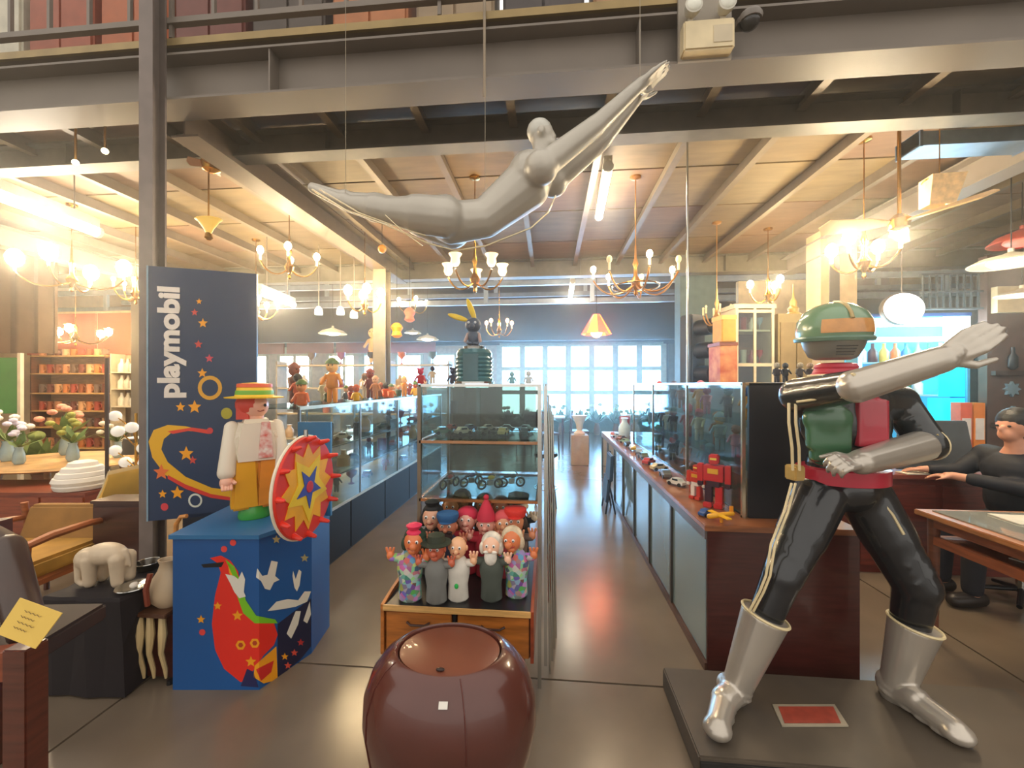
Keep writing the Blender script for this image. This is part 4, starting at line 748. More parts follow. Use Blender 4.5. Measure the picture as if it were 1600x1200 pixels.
# ---------------- toy figure on the stand
def FP(px, py_, d=2.24): return P(px, py_, d)
c = FP(398, 800, 2.24); c.z = zt+.001; t = thing('toy_statue', c, 'large smooth toy figure in straw hat, white coat and yellow trousers on the blue stand', 'figure')
sk = mat((232, 176, 150), .4, 0, .04, 5, 0, 0, .2)
MB().lathe(c+Vector((.0, 0, .0)), [(.075, 0), (.08, .015), (.07, .07), (.055, .09)], 20, sy=.8).build('shoes', mat((60, 160, 60), .35, 0, .05, 5, 0, 0, .3), t, smooth=True)
for q in (-1, 1): 
    b = c+Vector((q*.055+.01, 0, .06)); MB().rings([[b+Vector((x*(.052+.012*(1-z/.25))*1.05, y*.062, z)) for x, y in ((-1, -1), (1, -1), (1, 1), (-1, 1))] for z in (0, .12, .27)]).build('trouser_leg', mat((226, 166, 24), .45, 0, .06, 6) if q < 0 else mat((220, 140, 40), .45), t, bevel=.012)
MB().rings([[c+Vector((.005+x*w_, y*.07, z)) for x, y in ((-1, -1), (1, -1), (1, 1), (-1, 1))] for w_, z in ((.105, .30), (.11, .36), (.10, .46), (.075, .545))]).build('coat', mat((226, 216, 196), .55, 0, .05, 6), t, bevel=.02)
MB().rings([[c+Vector((.045+x*w_, -.075+y*.004, z)) for x, y in ((-1, -1), (1, -1), (1, 1), (-1, 1))] for w_, z in ((.035, .335), (.03, .42), (.02, .53))]).build('vest', mat((206, 60, 44), .5, 0, .2, 30, 0, 0, 0, None, (236, 230, 220)), t)
for q, c_ in ((-1, (220, 210, 190)), (1, (230, 222, 205))):
    a = c+Vector((q*.105, -.0, .50)); b = c+Vector((q*.13, -.05, .27)); MB().caps(a, b, .036, .042, 14).build('sleeve', mat(c_, .55, 0, .05, 6), t, smooth=True)
    hb = MB().ell(b+Vector((0, -.01, -.05)), (.032, .034, .036)); 
    for f in range(4): hb.caps(b+Vector((-.018+.012*f, -.03, -.06)), b+Vector((-.018+.012*f, -.045, -.08)), .009, .008, 8)
    hb.caps(b+Vector((-q*.026, -.02, -.045)), b+Vector((-q*.034, -.045, -.05)), .010, .009, 8).build('hand', sk, t, smooth=True)
hc = c+Vector((0, -.005, .615)); hd = MB().ell(hc, (.068, .066, .07)).cone(c+Vector((0, 0, .53)), hc, .045).build('head', sk, t, smooth=True)
for q in (-1, 1): MB().ell(hc+Vector((q*.022+.02, -.060, .005)), (.007, .004, .009)).build('eye', BLACK, hd)
MB().tube([hc+Vector((.02+.018*a, -.06+abs(a)*.004, -.028+abs(a)*.006)) for a in (-1, 0, 1)], .003).build('mouth', mat((150, 60, 50), .5), hd)
MB().ell(hc+Vector((-.014, .012, .008)), (.078, .076, .07)).rings([[hc+Vector((-.02+x*.068, .012+y*.06, z)) for x, y in ((-1, -.6), (-.2, -.85), (.6, .2), (1, .6), (.6, 1), (-.6, 1))] for z in (-.07, .02)]).build('hair', mat((206, 66, 50), .5, 0, .1, 8), t, smooth=True)
ht = MB().lathe(hc+Vector((0, 0, .048)), [(.14, -.004), (.142, .002), (.095, .008), (.088, .03), (.082, .065), (.06, .078), (.01, .082)], 28).build('straw_hat', mat((236, 190, 40), .5, 0, .1, 8), t, smooth=True)
MB().lathe(hc+Vector((0, 0, .06)), [(.092, 0), (.0935, .004), (.090, .026), (.084, .026)], 28).build('hat_band', mat((110, 170, 60), .5), ht, smooth=True)
MB().lathe(hc+Vector((0, 0, .1)), [(.081, 0), (.0865, .004), (.084, .022), (.074, .024)], 28).build('hat_stripe', mat((216, 90, 50), .5), ht, smooth=True)
t.rotation_euler.z = .75
# ---------------- sunburst disc
ctr = LD(-.985, 1.93, 1.01); ax = LD(math.sin(math.radians(86)), -math.cos(math.radians(86)), 0).normalized()
Mx = Matrix.Identity(3); e1 = Vector((0, 0, 1)).cross(ax).normalized(); e2 = Vector((0, 0, 1)); Mx = Matrix([[e1[i], e2[i], ax[i]] for i in range(3)])
t = thing('sunburst_disc', ctr, 'upright round red and yellow sunburst disc with a blue star beside the stand', 'disc')
MB().lathe(ctr, [(.232, -.015), (.24, -.012), (.24, .006), (.236, .010), (.001, .010)], 48, M=Mx).build('disc', mat((222, 50, 34), .4, 0, .08, 5), t, smooth=True)
MB().lathe(ctr, [(.241, -.017), (.246, -.012), (.246, -.004), (.241, -.001)], 48, M=Mx, cap=False).build('white_rim', mat((232, 220, 196), .5), t, smooth=True)
MB().prism(star(ctr+ax*.0105, Mx, .205, .15, 12), ax*.003).build('yellow_rays', mat((244, 172, 24), .45), t)
MB().prism(star(ctr+ax*.0140, Mx, .17, .09, 5, math.pi), ax*.002).build('pale_star', mat((246, 204, 30), .45), t)
MB().prism(star(ctr+ax*.0165, Mx, .105, .042, 5, math.pi), ax*.003).build('blue_star', mat((50, 70, 160), .45), t)
MB().lathe(ctr+ax*.02, [(.028, 0), (.026, .003), (.001, .004)], 14, M=Mx).build('red_centre', mat((206, 44, 60), .45), t)
for i in range(12):
    a = 2*math.pi*i/12; dv = Mx@Vector((math.cos(a), math.sin(a), 0)); MB().caps(ctr+dv*.225+ax*.012, ctr+dv*.236+ax*.045, .015, .009, 8).build('red_knob', mat((226, 52, 36), .35), t, smooth=True)
MB().tube([ctr-ax*.012, LD(-1.06, 2.0, 1.01), LD(-1.09, 2.30, 1.05), LD(-1.10, 2.46, 1.06)], .012).build('bracket', STEEL, t)
MB().cone(ctr+up*.23, ctr+up*.27, .01).build('stand_rod', CHROME, t)
# ============================================================ HELMETED STATUE
t = thing('plinth', (1.3, 1.78, 0), 'low dark grey platform under the helmeted statue', 'platform')
MB().bb(.56, 2.12, 1.575, 2.06, 0, .10).build('platform_block', mat((84, 74, 62), .6, 0, .2, 4, 0, .05), t, bevel=.006)
MB().bb(.565, 2.115, 1.565, 1.575, .0, .085).build('front_skirt', mat((34, 32, 30), .6), t)
a = onZ(1268, 1116, .1005)
q = [onZ(1207, 1102, .101), onZ(1304, 1102, .101), onZ(1326, 1136, .101), onZ(1222, 1136, .101)]
pq_ = MB().prism(q, (0, 0, .005)).build('name_plate', mat((170, 160, 140), .5, .3), t)
q = [onZ(1216, 1104, .107), onZ(1302, 1104, .107), onZ(1314, 1130, .107), onZ(1226, 1130, .107)]
MB().prism(q, (0, 0, .001)).build('red_label', mat((150, 62, 46), .5, 0, .2, 30), pq_)
def S(px, py_, d): return P(px, py_, d)
st_ = thing('helmeted_statue', S(1300, 1000, 1.8)*1, 'life-size statue of a helmeted fighter in black suit with silver gloves and boots', 'statue')
st_.location.z = .101; ABS[st_.name] = st_.location.copy()
SUIT = mat((24, 26, 30), .26, 0, .3, 5, 0, .05, .5)
b = MB()
hL, kL, aL = S(1278, 778, 1.83), S(1222, 900, 1.73), S(1168, 1030, 1.76)
hR, kR, aR = S(1352, 778, 1.86), S(1432, 915, 1.76), S(1410, 1040, 1.82)
pel, wai, che, nek = S(1315, 765, 1.85), S(1314, 728, 1.84), S(1318, 655, 1.82), S(1306, 592, 1.80)
sL, sR = S(1250, 618, 1.79), S(1402, 628, 1.88)
eL, wL, tL = S(1342, 602, 1.50), S(1470, 562, 1.39), S(1546, 520, 1.34)
eR, wR, fR = S(1450, 694, 1.75), S(1345, 722, 1.60), S(1300, 722, 1.56)
b.ell(pel+up*.01, (.165, .12, .11)).ell(wai, (.145, .11, .13)).ell(che+up*-.02, (.19, .125, .17)).ell(che+up*.07, (.205, .115, .11))
b.caps(che+up*.1, nek, .10, .065); b.caps(sL, che+up*.07+Vector((-.05, 0, 0)), .082, .11); b.caps(sR, che+up*.07+Vector((.05, 0, 0)), .082, .11)
b.caps(hL, hL.lerp(kL, .5), .112, .10).caps(hL.lerp(kL, .5), kL, .10, .078).caps(kL, aL, .078, .055)
b.caps(hR, hR.lerp(kR, .5), .115, .104).caps(hR.lerp(kR, .5), kR, .104, .09).caps(kR, aR, .088, .055)
b.caps(sL, eL, .084, .062).caps(sR, eR, .080, .068).ell(eR, .072).caps(eR, wR, .05, .04).caps(eL, wL, .05, .034)
for f in range(7): b.caps(hR.lerp(kR, .2+.1*f)+Vector((.05, -.075, .02)), hR.lerp(kR, .25+.1*f)+Vector((-.04, -.088, -.02)), .014, .008, 8)
for f in range(5): b.caps(hL.lerp(kL, .2+.13*f)+Vector((-.05, -.075, .02)), hL.lerp(kL, .3+.13*f)+Vector((.03, -.08, -.02)), .014, .008, 8)
for f in range(4): b.caps(sR.lerp(eR, .2+.2*f)+Vector((.06, -.03, -.02)), sR.lerp(eR, .15+.2*f)+Vector((-.04, -.065, .02)), .014, .010, 8)
finish(b, 'suit_body', SUIT, st_, .012, 4)
GRNM = mat((62, 104, 74), .25, 0, .12, 5, 0, 0, .6); REDM = mat((176, 44, 62), .3, 0, .12, 5, 0, 0, .5); SIL = mat((190, 182, 170), .28, .55, .1, 4, 0, .03, .2); CRM = mat((222, 204, 160), .5)
def front(px, py_, dd=0): return S(px, py_, 1.69+dd)
b = MB(); b.ell(S(1293, 655, 1.735), (.105, .045, .075)).ell(S(1293, 690, 1.745), (.085, .04, .05)).ell(S(1295, 714, 1.75), (.08, .038, .045)).ell(S(1345, 650, 1.76), (.04, .04, .09)).box(S(1294, 672, 1.73), (.17, .05, .16)).box(S(1296, 705, 1.735), (.15, .05, .08)); finish(b, 'chest_plate', GRNM, st_, .008, 6)
b = MB(); b.caps(S(1358, 624, 1.735), S(1362, 700, 1.73), .062, .052, fl=(1, .5)).box(S(1358, 660, 1.72), (.13, .06, .2), rz=.1); finish(b, 'red_panel', REDM, st_, .008, 3)
# belt
def band(c0, rx, ry, h, m_, name, par, th=.012, tilt=0):
    prof = [(1, -h/2), (1+th/rx, -h/2+.004), (1+th/rx, h/2-.004), (1, h/2)]
    return MB().lathe(c0, prof, 32, sx=rx, sy=ry, M=Matrix.Rotation(tilt, 3, 'X')).build(name, m_, par, smooth=True)
band(S(1315, 740, 1.845), .172, .135, .07, mat((180, 36, 58), .35, 0, .1, 6, 0, 0, .3), 'belt', st_)
MB().box(S(1242, 738, 1.80), (.055, .06, .065), rz=.3).build('side_buckle', mat((214, 180, 110), .35, .4), st_, bevel=.006)
# scarf
sc0 = S(1306, 578, 1.79); MB().ring(sc0-up*.012, .066, .02, n=28, m=8).ring(sc0+up*.012, .062, .018, n=28, m=8).ring(sc0-up*.03, .078, .018, n=28, m=8).build('red_neck_scarf', mat((200, 44, 70), .4, 0, .15, 8, 0, 0, .2), st_, smooth=True)
MB().ring(sc0-up*.045, .105, .008, n=30, m=6).ring(sc0-up*.058, .135, .008, n=30, m=6).build('collar_piping', CRM, st_, smooth=True)
# helmet: plain rounded shell, single amber visor band, grey face guard
hc = S(1302, 518, 1.77); Mh = Matrix.Rotation(-.12, 3, 'Z') @ Matrix.Rotation(.05, 3, 'X')
HG = mat((104, 142, 110), .25, 0, .1, 4, 0, 0, .6)
MB().lathe(hc, [(.118, -.03), (.134, -.028), (.139, 0), (.133, .045), (.11, .085), (.07, .112), (.03, .124), (.001, .126)], 36, M=Mh).build('helmet_shell', HG, st_, smooth=True)
MB().lathe(hc, [(.121, -.045), (.141, -.044), (.145, -.032), (.139, -.024)], 36, M=Mh, cap=False).build('helmet_rim', mat((86, 120, 100), .3), st_, smooth=True)
MB().lathe(hc, [(.062, -.125), (.088, -.112), (.108, -.07), (.118, -.035), (.11, -.03)], 32, M=Mh).build('face_guard', mat((138, 136, 128), .3, .4, .1, 5), st_, smooth=True)
for k_ in range(4): z_ = -.066-.012*k_; rr_ = .112-.006*k_; MB().tube([hc+Mh@Vector((rr_*math.sin(a)*1.0, -rr_*math.cos(a), z_)) for a in (-.35, -.17, 0, .17, .35)], .0025, 5).build('breathing_slit', mat((60, 58, 56), .5), st_)
vb = []
for z_, rr_ in ((-.012, .1415), (.008, .1425), (.028, .139), (.045, .1345)):
    vb.append([hc+Mh@Vector((rr_*math.sin(a), -rr_*math.cos(a), z_)) for a in [-.75+1.5*i/14 for i in range(15)]])
bm_ = MB(); n_ = 15; bm_.add([p for r_ in vb for p in r_], [(i*n_+j, i*n_+j+1, (i+1)*n_+j+1, (i+1)*n_+j) for i in range(3) for j in range(14)])
bm_.build('amber_visor', mat((206, 140, 64), .2, 0, .15, 20, 0, 0, .6), st_, smooth=True)
MB().tube([hc+Mh@Vector((0, -r_*1.0, z_)) for r_, z_ in ((.138, .045), (.125, .07), (.095, .1), (.05, .121), (0, .128))], .007).build('crest_strip', mat((170, 150, 100), .35), st_, smooth=True)
# stripes
def stripe(pts, m_=CRM, r=.006, off=.014):
    for s_ in (-1, 1): MB().tube([Vector(p)+Vector((s_*off, 0, 0)) for p in pts], r, 6).build('piping_stripe', m_, st_, smooth=True)
stripe([S(1238, 630, 1.74), S(1238, 660, 1.72), S(1243, 700, 1.73), S(1244, 735, 1.74)])
stripe([S(1240, 755, 1.74), S(1228, 800, 1.71), S(1208, 850, 1.68), S(1200, 900, 1.66), S(1190, 925, 1.67), S(1174, 955, 1.69)], off=.008, r=.005)
MB().tube([S(1245, 628, 1.7), S(1290, 622, 1.6), S(1332, 620, 1.48)], .005, 6).build('piping_stripe', CRM, st_, smooth=True); MB().tube([S(1262, 588, 1.72), S(1300, 586, 1.6), S(1335, 585, 1.47)], .006, 6).build('piping_stripe', CRM, st_, smooth=True)
for o_ in (0, 9): MB().tube([S(1404+o_, 606, 1.83), S(1428+o_, 635, 1.80), S(1450+o_, 668, 1.75), S(1462+o_*.3, 690-o_, 1.70)], .006, 6).build('piping_stripe', mat((200, 176, 120), .5), st_, smooth=True)
for o_ in (0, 12): MB().ring(eR.lerp(wR, -.02+.004*o_), .066-.001*o_, .006, Matrix([[frame(eR, wR)[j][i] for j in range(3)] for i in range(3)]), 24, 6).build('cuff_band', CRM, st_, smooth=True)
MB().tube([S(1380, 786, 1.76), S(1395, 805, 1.74), S(1412, 835, 1.72)], .006, 6).build('piping_stripe', CRM, st_, smooth=True)
# silver gauntlets with hands
b = MB(); b.caps(eL.lerp(wL, -.02), wL, .066, .047); hand(b, wL, tL, (.1, -1, .5), .22, .22, -.12, -1); finish(b, 'right_glove', SIL, st_, .0055, 3)
b = MB(); b.caps(eR.lerp(wR, .14), wR, .068, .050); hand(b, wR, fR, (0, -.55, .8), .2, .85, .05, -1); finish(b, 'left_glove', SIL, st_, .0055, 3)
# boots
def boot(k_, a_, heel, toe, top, name, toppt):
    b = MB(); ax_ = (top-a_).normalized(); low = a_-ax_*.02
    b.cone(low, top+ax_*.075, .056, .092, 24); b.ell(low, .058); b.ell(heel+up*.05, (.048, .052, .048)); b.caps(heel+up*.055, low, .05, .056)
    f_ = (toe-heel); f_.z = 0; L_ = f_.length; f_.normalize(); b.caps(low, heel+f_*L_*.45+up*.058, .056, .052); b.caps(heel+f_*L_*.4+up*.052, toe+up*.042, .052, .046)
    sd_ = f_.cross(up); b.ell(toe+f_*.005+up*.038, (.055, .055, .038))
    for q_ in (.1, .35, .6, .85): b.ell(heel+f_*L_*q_+up*.012, (.048, .048, .013))
    for q_ in range(3): b.ring(low+ax_*(.0+.022*q_), .060-.002*q_, .006, Matrix([[frame(a_, top)[j][i] for j in range(3)] for i in range(3)]), 22, 6)
    o = finish(b, 'boot', SIL, st_, .0065, 3)
    MB().ring(top+ax_*.076, .091, .006, Matrix([[frame(a_, top)[j][i] for j in range(3)] for i in range(3)]), 30, 6).build('boot_trim', CRM, o, smooth=True)
z1 = .103
tL_ = LD(.815, 1.60, z1); hL_ = LD(.965, 1.80, z1); tR_ = LD(1.735, 1.58, z1); hR_ = LD(1.70, 1.82, z1)
boot(kL, S(1152, 1072, 1.76), hL_, tL_, S(1186, 985, 1.745), 'boot', None)
boot(kR, S(1400, 1075, 1.80), hR_, tR_, S(1422, 1000, 1.78), 'boot', None)
# ============================================================ SILVER SWIMMER
sw = thing('swimmer_sculpture', P(760, 320, 2.15), 'silver figure of a diver with arms stretched up, hanging from the beam', 'sculpture')
SW = mat((186, 180, 168), .4, .25, .1, 3, 0, .02)
b = MB(); W = lambda x, y, d=2.15: P(x, y, d)
fu = Vector((0, -.2, 1))
hip, wst, ch_, nk = W(708, 348), W(758, 342), W(822, 290), W(846, 246)
b.ell(hip, (.14, .13, .105)).caps(hip, wst, .115, .10).caps(wst, ch_, .10, .13).ell(ch_+Vector((.02, 0, .04)), (.12, .15, .13)).caps(ch_, nk, .11, .055)
for o_, dy in ((0, -.075), (1, .085)):
    hj = hip+Vector((-.03, dy, 0)); kn = W(610, 330-o_*4, 2.15+dy); an = W(542, 318-o_*6, 2.15+dy*.6); te = W(488, 294-o_*2, 2.15+dy*.5)
    b.caps(hj, hj.lerp(kn, .5), .108, .098).caps(hj.lerp(kn, .5), kn, .098, .070).caps(kn, kn.lerp(an, .35), .066, .070).caps(kn.lerp(an, .35), an, .070, .042)
    b.ell(an+Vector((-.01, 0, .01)), .045).caps(an, te, .042, .024)
    sh = W(846+o_*18, 262+o_*22, 2.12+dy*1.5); el = W(932+o_*10, 196+o_*22, 2.10+dy); wr = W(994+o_*2, 138+o_*14, 2.08+dy*.7); tp_ = W(1042-o_*8, 100+o_*14, 2.06+dy*.5)
    b.ell(sh, .085).caps(sh, el, .070, .052).caps(el, wr, .052, .034); hand(b, wr, tp_, (-1, 0, 1), .22, .05, .0)
hd_ = W(846, 214, 2.15); b.ell(hip+Vector((-.03, -.06, .05)), (.09, .07, .07)).ell(hip+Vector((-.03, .07, .05)), (.09, .07, .07)).caps(nk, hd_, .05, .05).ell(hd_+Vector((0, 0, .01)), (.066, .06, .076)).ell(hd_+Vector((.06, -.01, -.005)), (.02, .014, .025)).ell(hd_+Vector((.045, -.01, -.045)), (.04, .035, .03)).ell(hd_+Vector((-.0, -.066, 0)), (.018, .012, .026))
finish(b, 'body', SW, sw, .009, 4)
MB().ell(hd_+Vector((-.010, 0, .028)), (.068, .063, .066)).build('swim_cap', mat((200, 198, 188), .4, .2), sw, smooth=True)
for p_, q_ in ((W(758, 330), None), (W(1000, 135), None), (W(540, 310), None)): MB().cone(p_, (p_.x, p_.y, 4.6), .0015, n=5).build('hanging_wire', mat((150, 140, 120), .4, .5), sw)
wl = [W(488, 296, 2.05), W(540, 328, 2.05), W(600, 350, 2.0), W(632, 364, 2.0), W(668, 380, 2.0), W(712, 392, 2.0), W(760, 384, 2.0), W(800, 368, 2.0), W(830, 356, 2.0), W(856, 332, 2.0), W(868, 306, 2.05)]
o = MB().tube(wl, .004, 6).tube([W(500, 296, 2.04), W(560, 332, 2.04), W(625, 356, 2.0), W(665, 368, 2.0)], .003, 6).tube([W(602, 336, 2.0), W(632, 364, 2.0), W(660, 384, 2.0)], .0025, 5).build('wire_loop', mat((236, 220, 180), .2, .7), sw, smooth=True)
# ============================================================ FURNITURE AND WARES, LEFT
def leg4(x0, x1, y0, y1, z, r, m, t, r2=None):
    for x in (x0, x1):
        for y in (y0, y1): MB().cone((x, y, z), (x, y, 0), r, r2 or r*.7, n=8).build('leg', m, t, smooth=True)
DM = wood((84, 40, 28), .35, .4); TEAK = wood((150, 84, 46), .4, .3)
# foreground chair with the yellow card
o = LD(-1.42, 1.18, 0); t = thing('wooden_chair', o, 'dark mahogany chair at the lower left edge holding the yellow card', 'chair')
MB().rings([[LD(-1.42+a, 1.18+b, z) for a, b in ((-.035, -.03), (.035, -.03), (.035, .03), (-.035, .03))] for z in (0, .4, .74)]).build('leg', DM, t, bevel=.004)
MB().prism([LD(-1.39, 1.155, .66), LD(-1.39, 1.155, .74), LD(-2.1, 1.10, .66), LD(-2.1, 1.10, .56)], LD(0, .05, 0)).build('seat_rail', wood((124, 62, 38)), t)
MB().caps(LD(-1.50, 1.25, .74), LD(-1.78, 1.42, .92), .045, .05).caps(LD(-1.78, 1.42, .92), LD(-2.1, 1.5, 1.0), .05, .05).build('arm_rest', mat((58, 36, 28), .45, 0, .2, 5, 0, 0, .3), t, smooth=True)
MB().rings([[LD(-2.05+a, 1.6+b, z) for a, b in ((-.035, -.03), (.035, -.03), (.035, .03), (-.035, .03))] for z in (0, .5, .96)]).build('leg', DM, t)
MB().prism([LD(-2.1, 1.18, .60), LD(-1.47, 1.20, .63), LD(-1.5, 1.5, .63), LD(-2.1, 1.5, .62)], (0, 0, .06)).build('seat', mat((52, 36, 32), .7), t, bevel=.01)
q = [P(31, 934, 1.16), P(97, 958, 1.12), P(55, 1014, 1.10), P(-6, 990, 1.13)]
nn = (q[1]-q[0]).cross(q[2]-q[0]).normalized()
cd = thing('paper_card', q[2], 'yellow handwritten price card taped on the mahogany chair', 'card'); MB().prism(q, nn*.002).build('card', mat((226, 190, 92), .7, 0, .05, 4), cd)
fr = nn if nn.y < 0 else -nn; ofs = fr*.0035 if nn.y < 0 else fr*.0015
for k_ in range(4):
    a = q[0].lerp(q[3], .25+.15*k_).lerp(q[1].lerp(q[2], .25+.15*k_), .28); b_ = q[0].lerp(q[3], .25+.15*k_).lerp(q[1].lerp(q[2], .25+.15*k_), .68-.08*(k_ % 2))
    MB().tube([a.lerp(b_, i/8)+ofs+Vector((0, 0, .0022*(-1)**i)) for i in range(9)], .0007, 4).build('handwriting', mat((120, 96, 60), .7), cd)
# black cloth-covered table
c0 = LD(-2.07, 2.13, 0); t = thing('covered_table', c0, 'low table under a black cloth reaching the floor at lower left', 'table')
rg = []
for z, k_ in ((.01, 1.0), (.25, .97), (.455, .93), (.47, .90)):
    rg.append([c0+LD((.22*k_)*sx_+.012*math.sin(9*i_+z*8), (.20*k_)*sy_+.012*math.cos(7*i_), z) for i_, (sx_, sy_) in enumerate([(-1, -1), (-.6, -1.04), (-.2, -.98), (.2, -1.04), (.6, -.98), (1, -1), (1.04, -.4), (.97, .3), (1, 1), (.3, 1.03), (-.4, .98), (-1, 1), (-1.04, .3), (-.98, -.4)])])
MB().rings(rg).build('cloth', mat((28, 20, 24), .8, 0, .25, 4, 0, .1), t); MB().bb(c0.x-.16, c0.x+.16, c0.y-.14, c0.y+.14, .0, .44).build('table_frame', DM, t)
# cream carved elephant-like ornament
c = LD(-2.09, 2.08, .472); t = thing('carved_ornament', c, 'cream carved elephant-shaped ornament on the black cloth', 'ornament'); b = MB(); U = lambda a, d_, z: c+LD(a, d_, z)
CREAM = mat((206, 186, 158), .5, 0, .12, 12, 0, .15)
b.ell(U(.0, 0, .155), (.105, .062, .055)).ell(U(-.085, -.01, .135), (.055, .05, .055)).caps(U(-.115, -.02, .11), U(-.11, -.03, .03), .024, .016).caps(U(-.11, -.03, .03), U(-.085, -.035, .012), .016, .012)
for x_ in (-.055, .085):
    for y_ in (-.032, .032): b.caps(U(x_, y_, .13), U(x_+.004, y_, .022), .034, .026)
b.ell(U(-.07, -.045, .145), (.035, .012, .04)).ell(U(-.07, .045, .145), (.035, .012, .04)).caps(U(.1, 0, .17), U(.125, 0, .09), .012, .007)
finish(b, 'carved_body', CREAM, t, .006, 3)
c = LD(-1.90, 2.03, .472); t = thing('metal_tray', c, 'small shiny metal tray at the right end of the black cloth table', 'tray')
MB().lathe(c, [(.03, 0), (.05, .003), (.075, .014), (.073, .017), (.048, .006), (.001, .005)], 24).build('dish', CHROME, t, smooth=True); MB().ell(c+Vector((0, 0, .018)), (.018, .018, .015)).build('knob', mat((230, 220, 205), .3), t, smooth=True)
c = LD(-2.02, 2.24, .472); t = thing('metal_bowl', c, 'flat dark metal bowl behind the cream carved ornament', 'bowl'); MB().lathe(c, [(.03, 0), (.045, .004), (.06, .04), (.057, .04), (.04, .01), (.001, .008)], 20).build('bowl_body', mat((90, 86, 80), .25, .9), t, smooth=True); MB().ring(c+Vector((0, 0, .042)), .059, .003).build('rim', CHROME, t)
# carved stand with ivory shapes
a0 = LD(-1.79, 2.08, 0); t = thing('carved_stand', a0, 'dark carved wooden stand with ivory scroll legs left of the blue box', 'stand')
MB().prism([LD(-1.90, 2.0, .345), LD(-1.70, 1.98, .345), LD(-1.69, 2.2, .345), LD(-1.90, 2.2, .345)], (0, 0, .022)).build('top', wood((90, 56, 36)), t, bevel=.004)
MB().prism([LD(-1.88, 2.05, .02), LD(-1.71, 2.04, .02), LD(-1.71, 2.18, .02), LD(-1.88, 2.18, .02)], (0, 0, .325)).build('stand_body', wood((80, 34, 26)), t)
for a in (-1.86, -1.81, -1.75): MB().tube([LD(a, 2.02, .34), LD(a+.02, 2.0, .26), LD(a+.004, 2.01, .16), LD(a+.025, 2.01, .08), LD(a+.02, 2.02, .03)], [.014, .019, .012, .010, .006], 8).build('ivory_scroll', mat((206, 180, 130), .4, 0, .15, 9), t, smooth=True)
for a in (-1.89, -1.71): MB().cone(LD(a, 2.02, .02), LD(a, 2.02, 0), .014, n=8).build('foot', BLACK, t)
c = LD(-1.765, 2.07, .368); t = thing('swan_vase', c, 'cream and brown bulbous handled vase on the carved stand', 'vase')
MB().lathe(c, [(.045, 0), (.075, .03), (.088, .07), (.075, .13), (.045, .18), (.035, .21), (.045, .235), (.038, .235), (.028, .21)], 22, sx=1, sy=.8).build('vase_body', mat((196, 172, 140), .4, 0, .15, 7), t, smooth=True)
MB().tube([c+LD(-.03, -.065, .19), c+LD(-.035, -.085, .12), c+LD(-.03, -.08, .04)], .012).build('brown_handle', mat((130, 58, 36), .4), t, smooth=True); MB().tube([c+LD(.05, 0, .19), c+LD(.085, 0, .17), c+LD(.09, 0, .11), c+LD(.07, 0, .08)], .009).build('side_handle', mat((120, 70, 44), .4), t, smooth=True)
o = MB().tube([LD(-1.93, 2.31, .0), LD(-1.93, 2.31, .40), LD(-1.925, 2.31, .62), LD(-1.92, 2.31, .70), LD(-1.895, 2.31, .74), LD(-1.86, 2.31, .745)], .012, 8).build('bent_cane', wood((206, 140, 70)), None, True); tag(o, 'tan bent-top walking cane standing behind the cream vase', 'cane')
# dark chest, lounge chair, armchair, sideboard
def chest(lat0, lat1, d0, d1, z0, z1, m, label, name='chest', cat='cabinet', doors=2, dm=None):
    t = thing(name, LD((lat0+lat1)/2, (d0+d1)/2, 0), label, cat)
    MB().prism([LD(lat0, d0, z0), LD(lat1, d0, z0), LD(lat1, d1, z0), LD(lat0, d1, z0)], (0, 0, z1-z0-.02)).build('carcass', m, t)
    MB().prism([LD(lat0-.01, d0-.01, z1-.02), LD(lat1+.01, d0-.01, z1-.02), LD(lat1+.01, d1, z1-.02), LD(lat0-.01, d1, z1-.02)], (0, 0, .02)).build('top', m, t)
    w_ = (lat1-lat0)/doors
    for i in range(doors): dd = MB().prism([LD(lat0+w_*i+.01, d0-.012, z0+.02), LD(lat0+w_*(i+1)-.01, d0-.012, z0+.02), LD(lat0+w_*(i+1)-.01, d0-.012, z1-.04), LD(lat0+w_*i+.01, d0-.012, z1-.04)], LD(0, .012, 0)).build('door', dm or m, t); MB().ell(LD(lat0+w_*(i+.85), d0-.02, (z0+z1)/2), .01, n=8, m=6).build('knob', BRASS, dd)
    if z0 > .03:
        for a in (lat0+.03, lat1-.03):
            for b_ in (d0+.03, d1-.03): MB().cone(LD(a, b_, z0), LD(a, b_, 0), .018, .012, n=8).build('leg', m, t)
    return t
chest(-2.80, -2.46, 2.70, 2.86, 0.03, .72, wood((64, 32, 24)), 'dark brown chest behind the metal tray, left of the blue board', doors=1)
chest(-5.0, -3.54, 3.35, 3.8, .25, .60, wood((128, 58, 34)), 'long red-brown sideboard with pale rails behind the left armchair', 'sideboard', 'sideboard', 4, wood((140, 66, 38)))
c = LD(-3.02, 2.95, 0); t = thing('lounge_chair', c, 'lounge chair with a tall curved pale yellow back near the dark chest', 'chair')
prf = [(-.34, .38), (-.2, .36), (-.04, .42), (.08, .56), (.17, .72), (.22, .84)]
MB().rings([[LD(-3.12+a*.9-.0, 2.92+w_, z+dz) for w_, dz in ((0, 0), (.34, 0), (.34, -.035), (0, -.035))] for a, z in prf]).build('curved_shell', mat((226, 180, 80), .45, 0, .1, 5, 0, 0, .3), t, smooth=True)
MB().rings([[LD(-3.16+a*.9, 2.96+w_, z+dz+.02) for w_, dz in ((0, 0), (.27, 0), (.27, -.03), (0, -.03))] for a, z in prf]).build('seat_pad', mat((206, 190, 150), .7), t, smooth=True)
for a, d_ in ((-3.40, 2.95), (-3.40, 3.22), (-3.12, 2.95), (-3.12, 3.22)): MB().cone(LD(a, d_, .37), LD(a, d_, 0), .016, n=8).build('leg', DM, t)
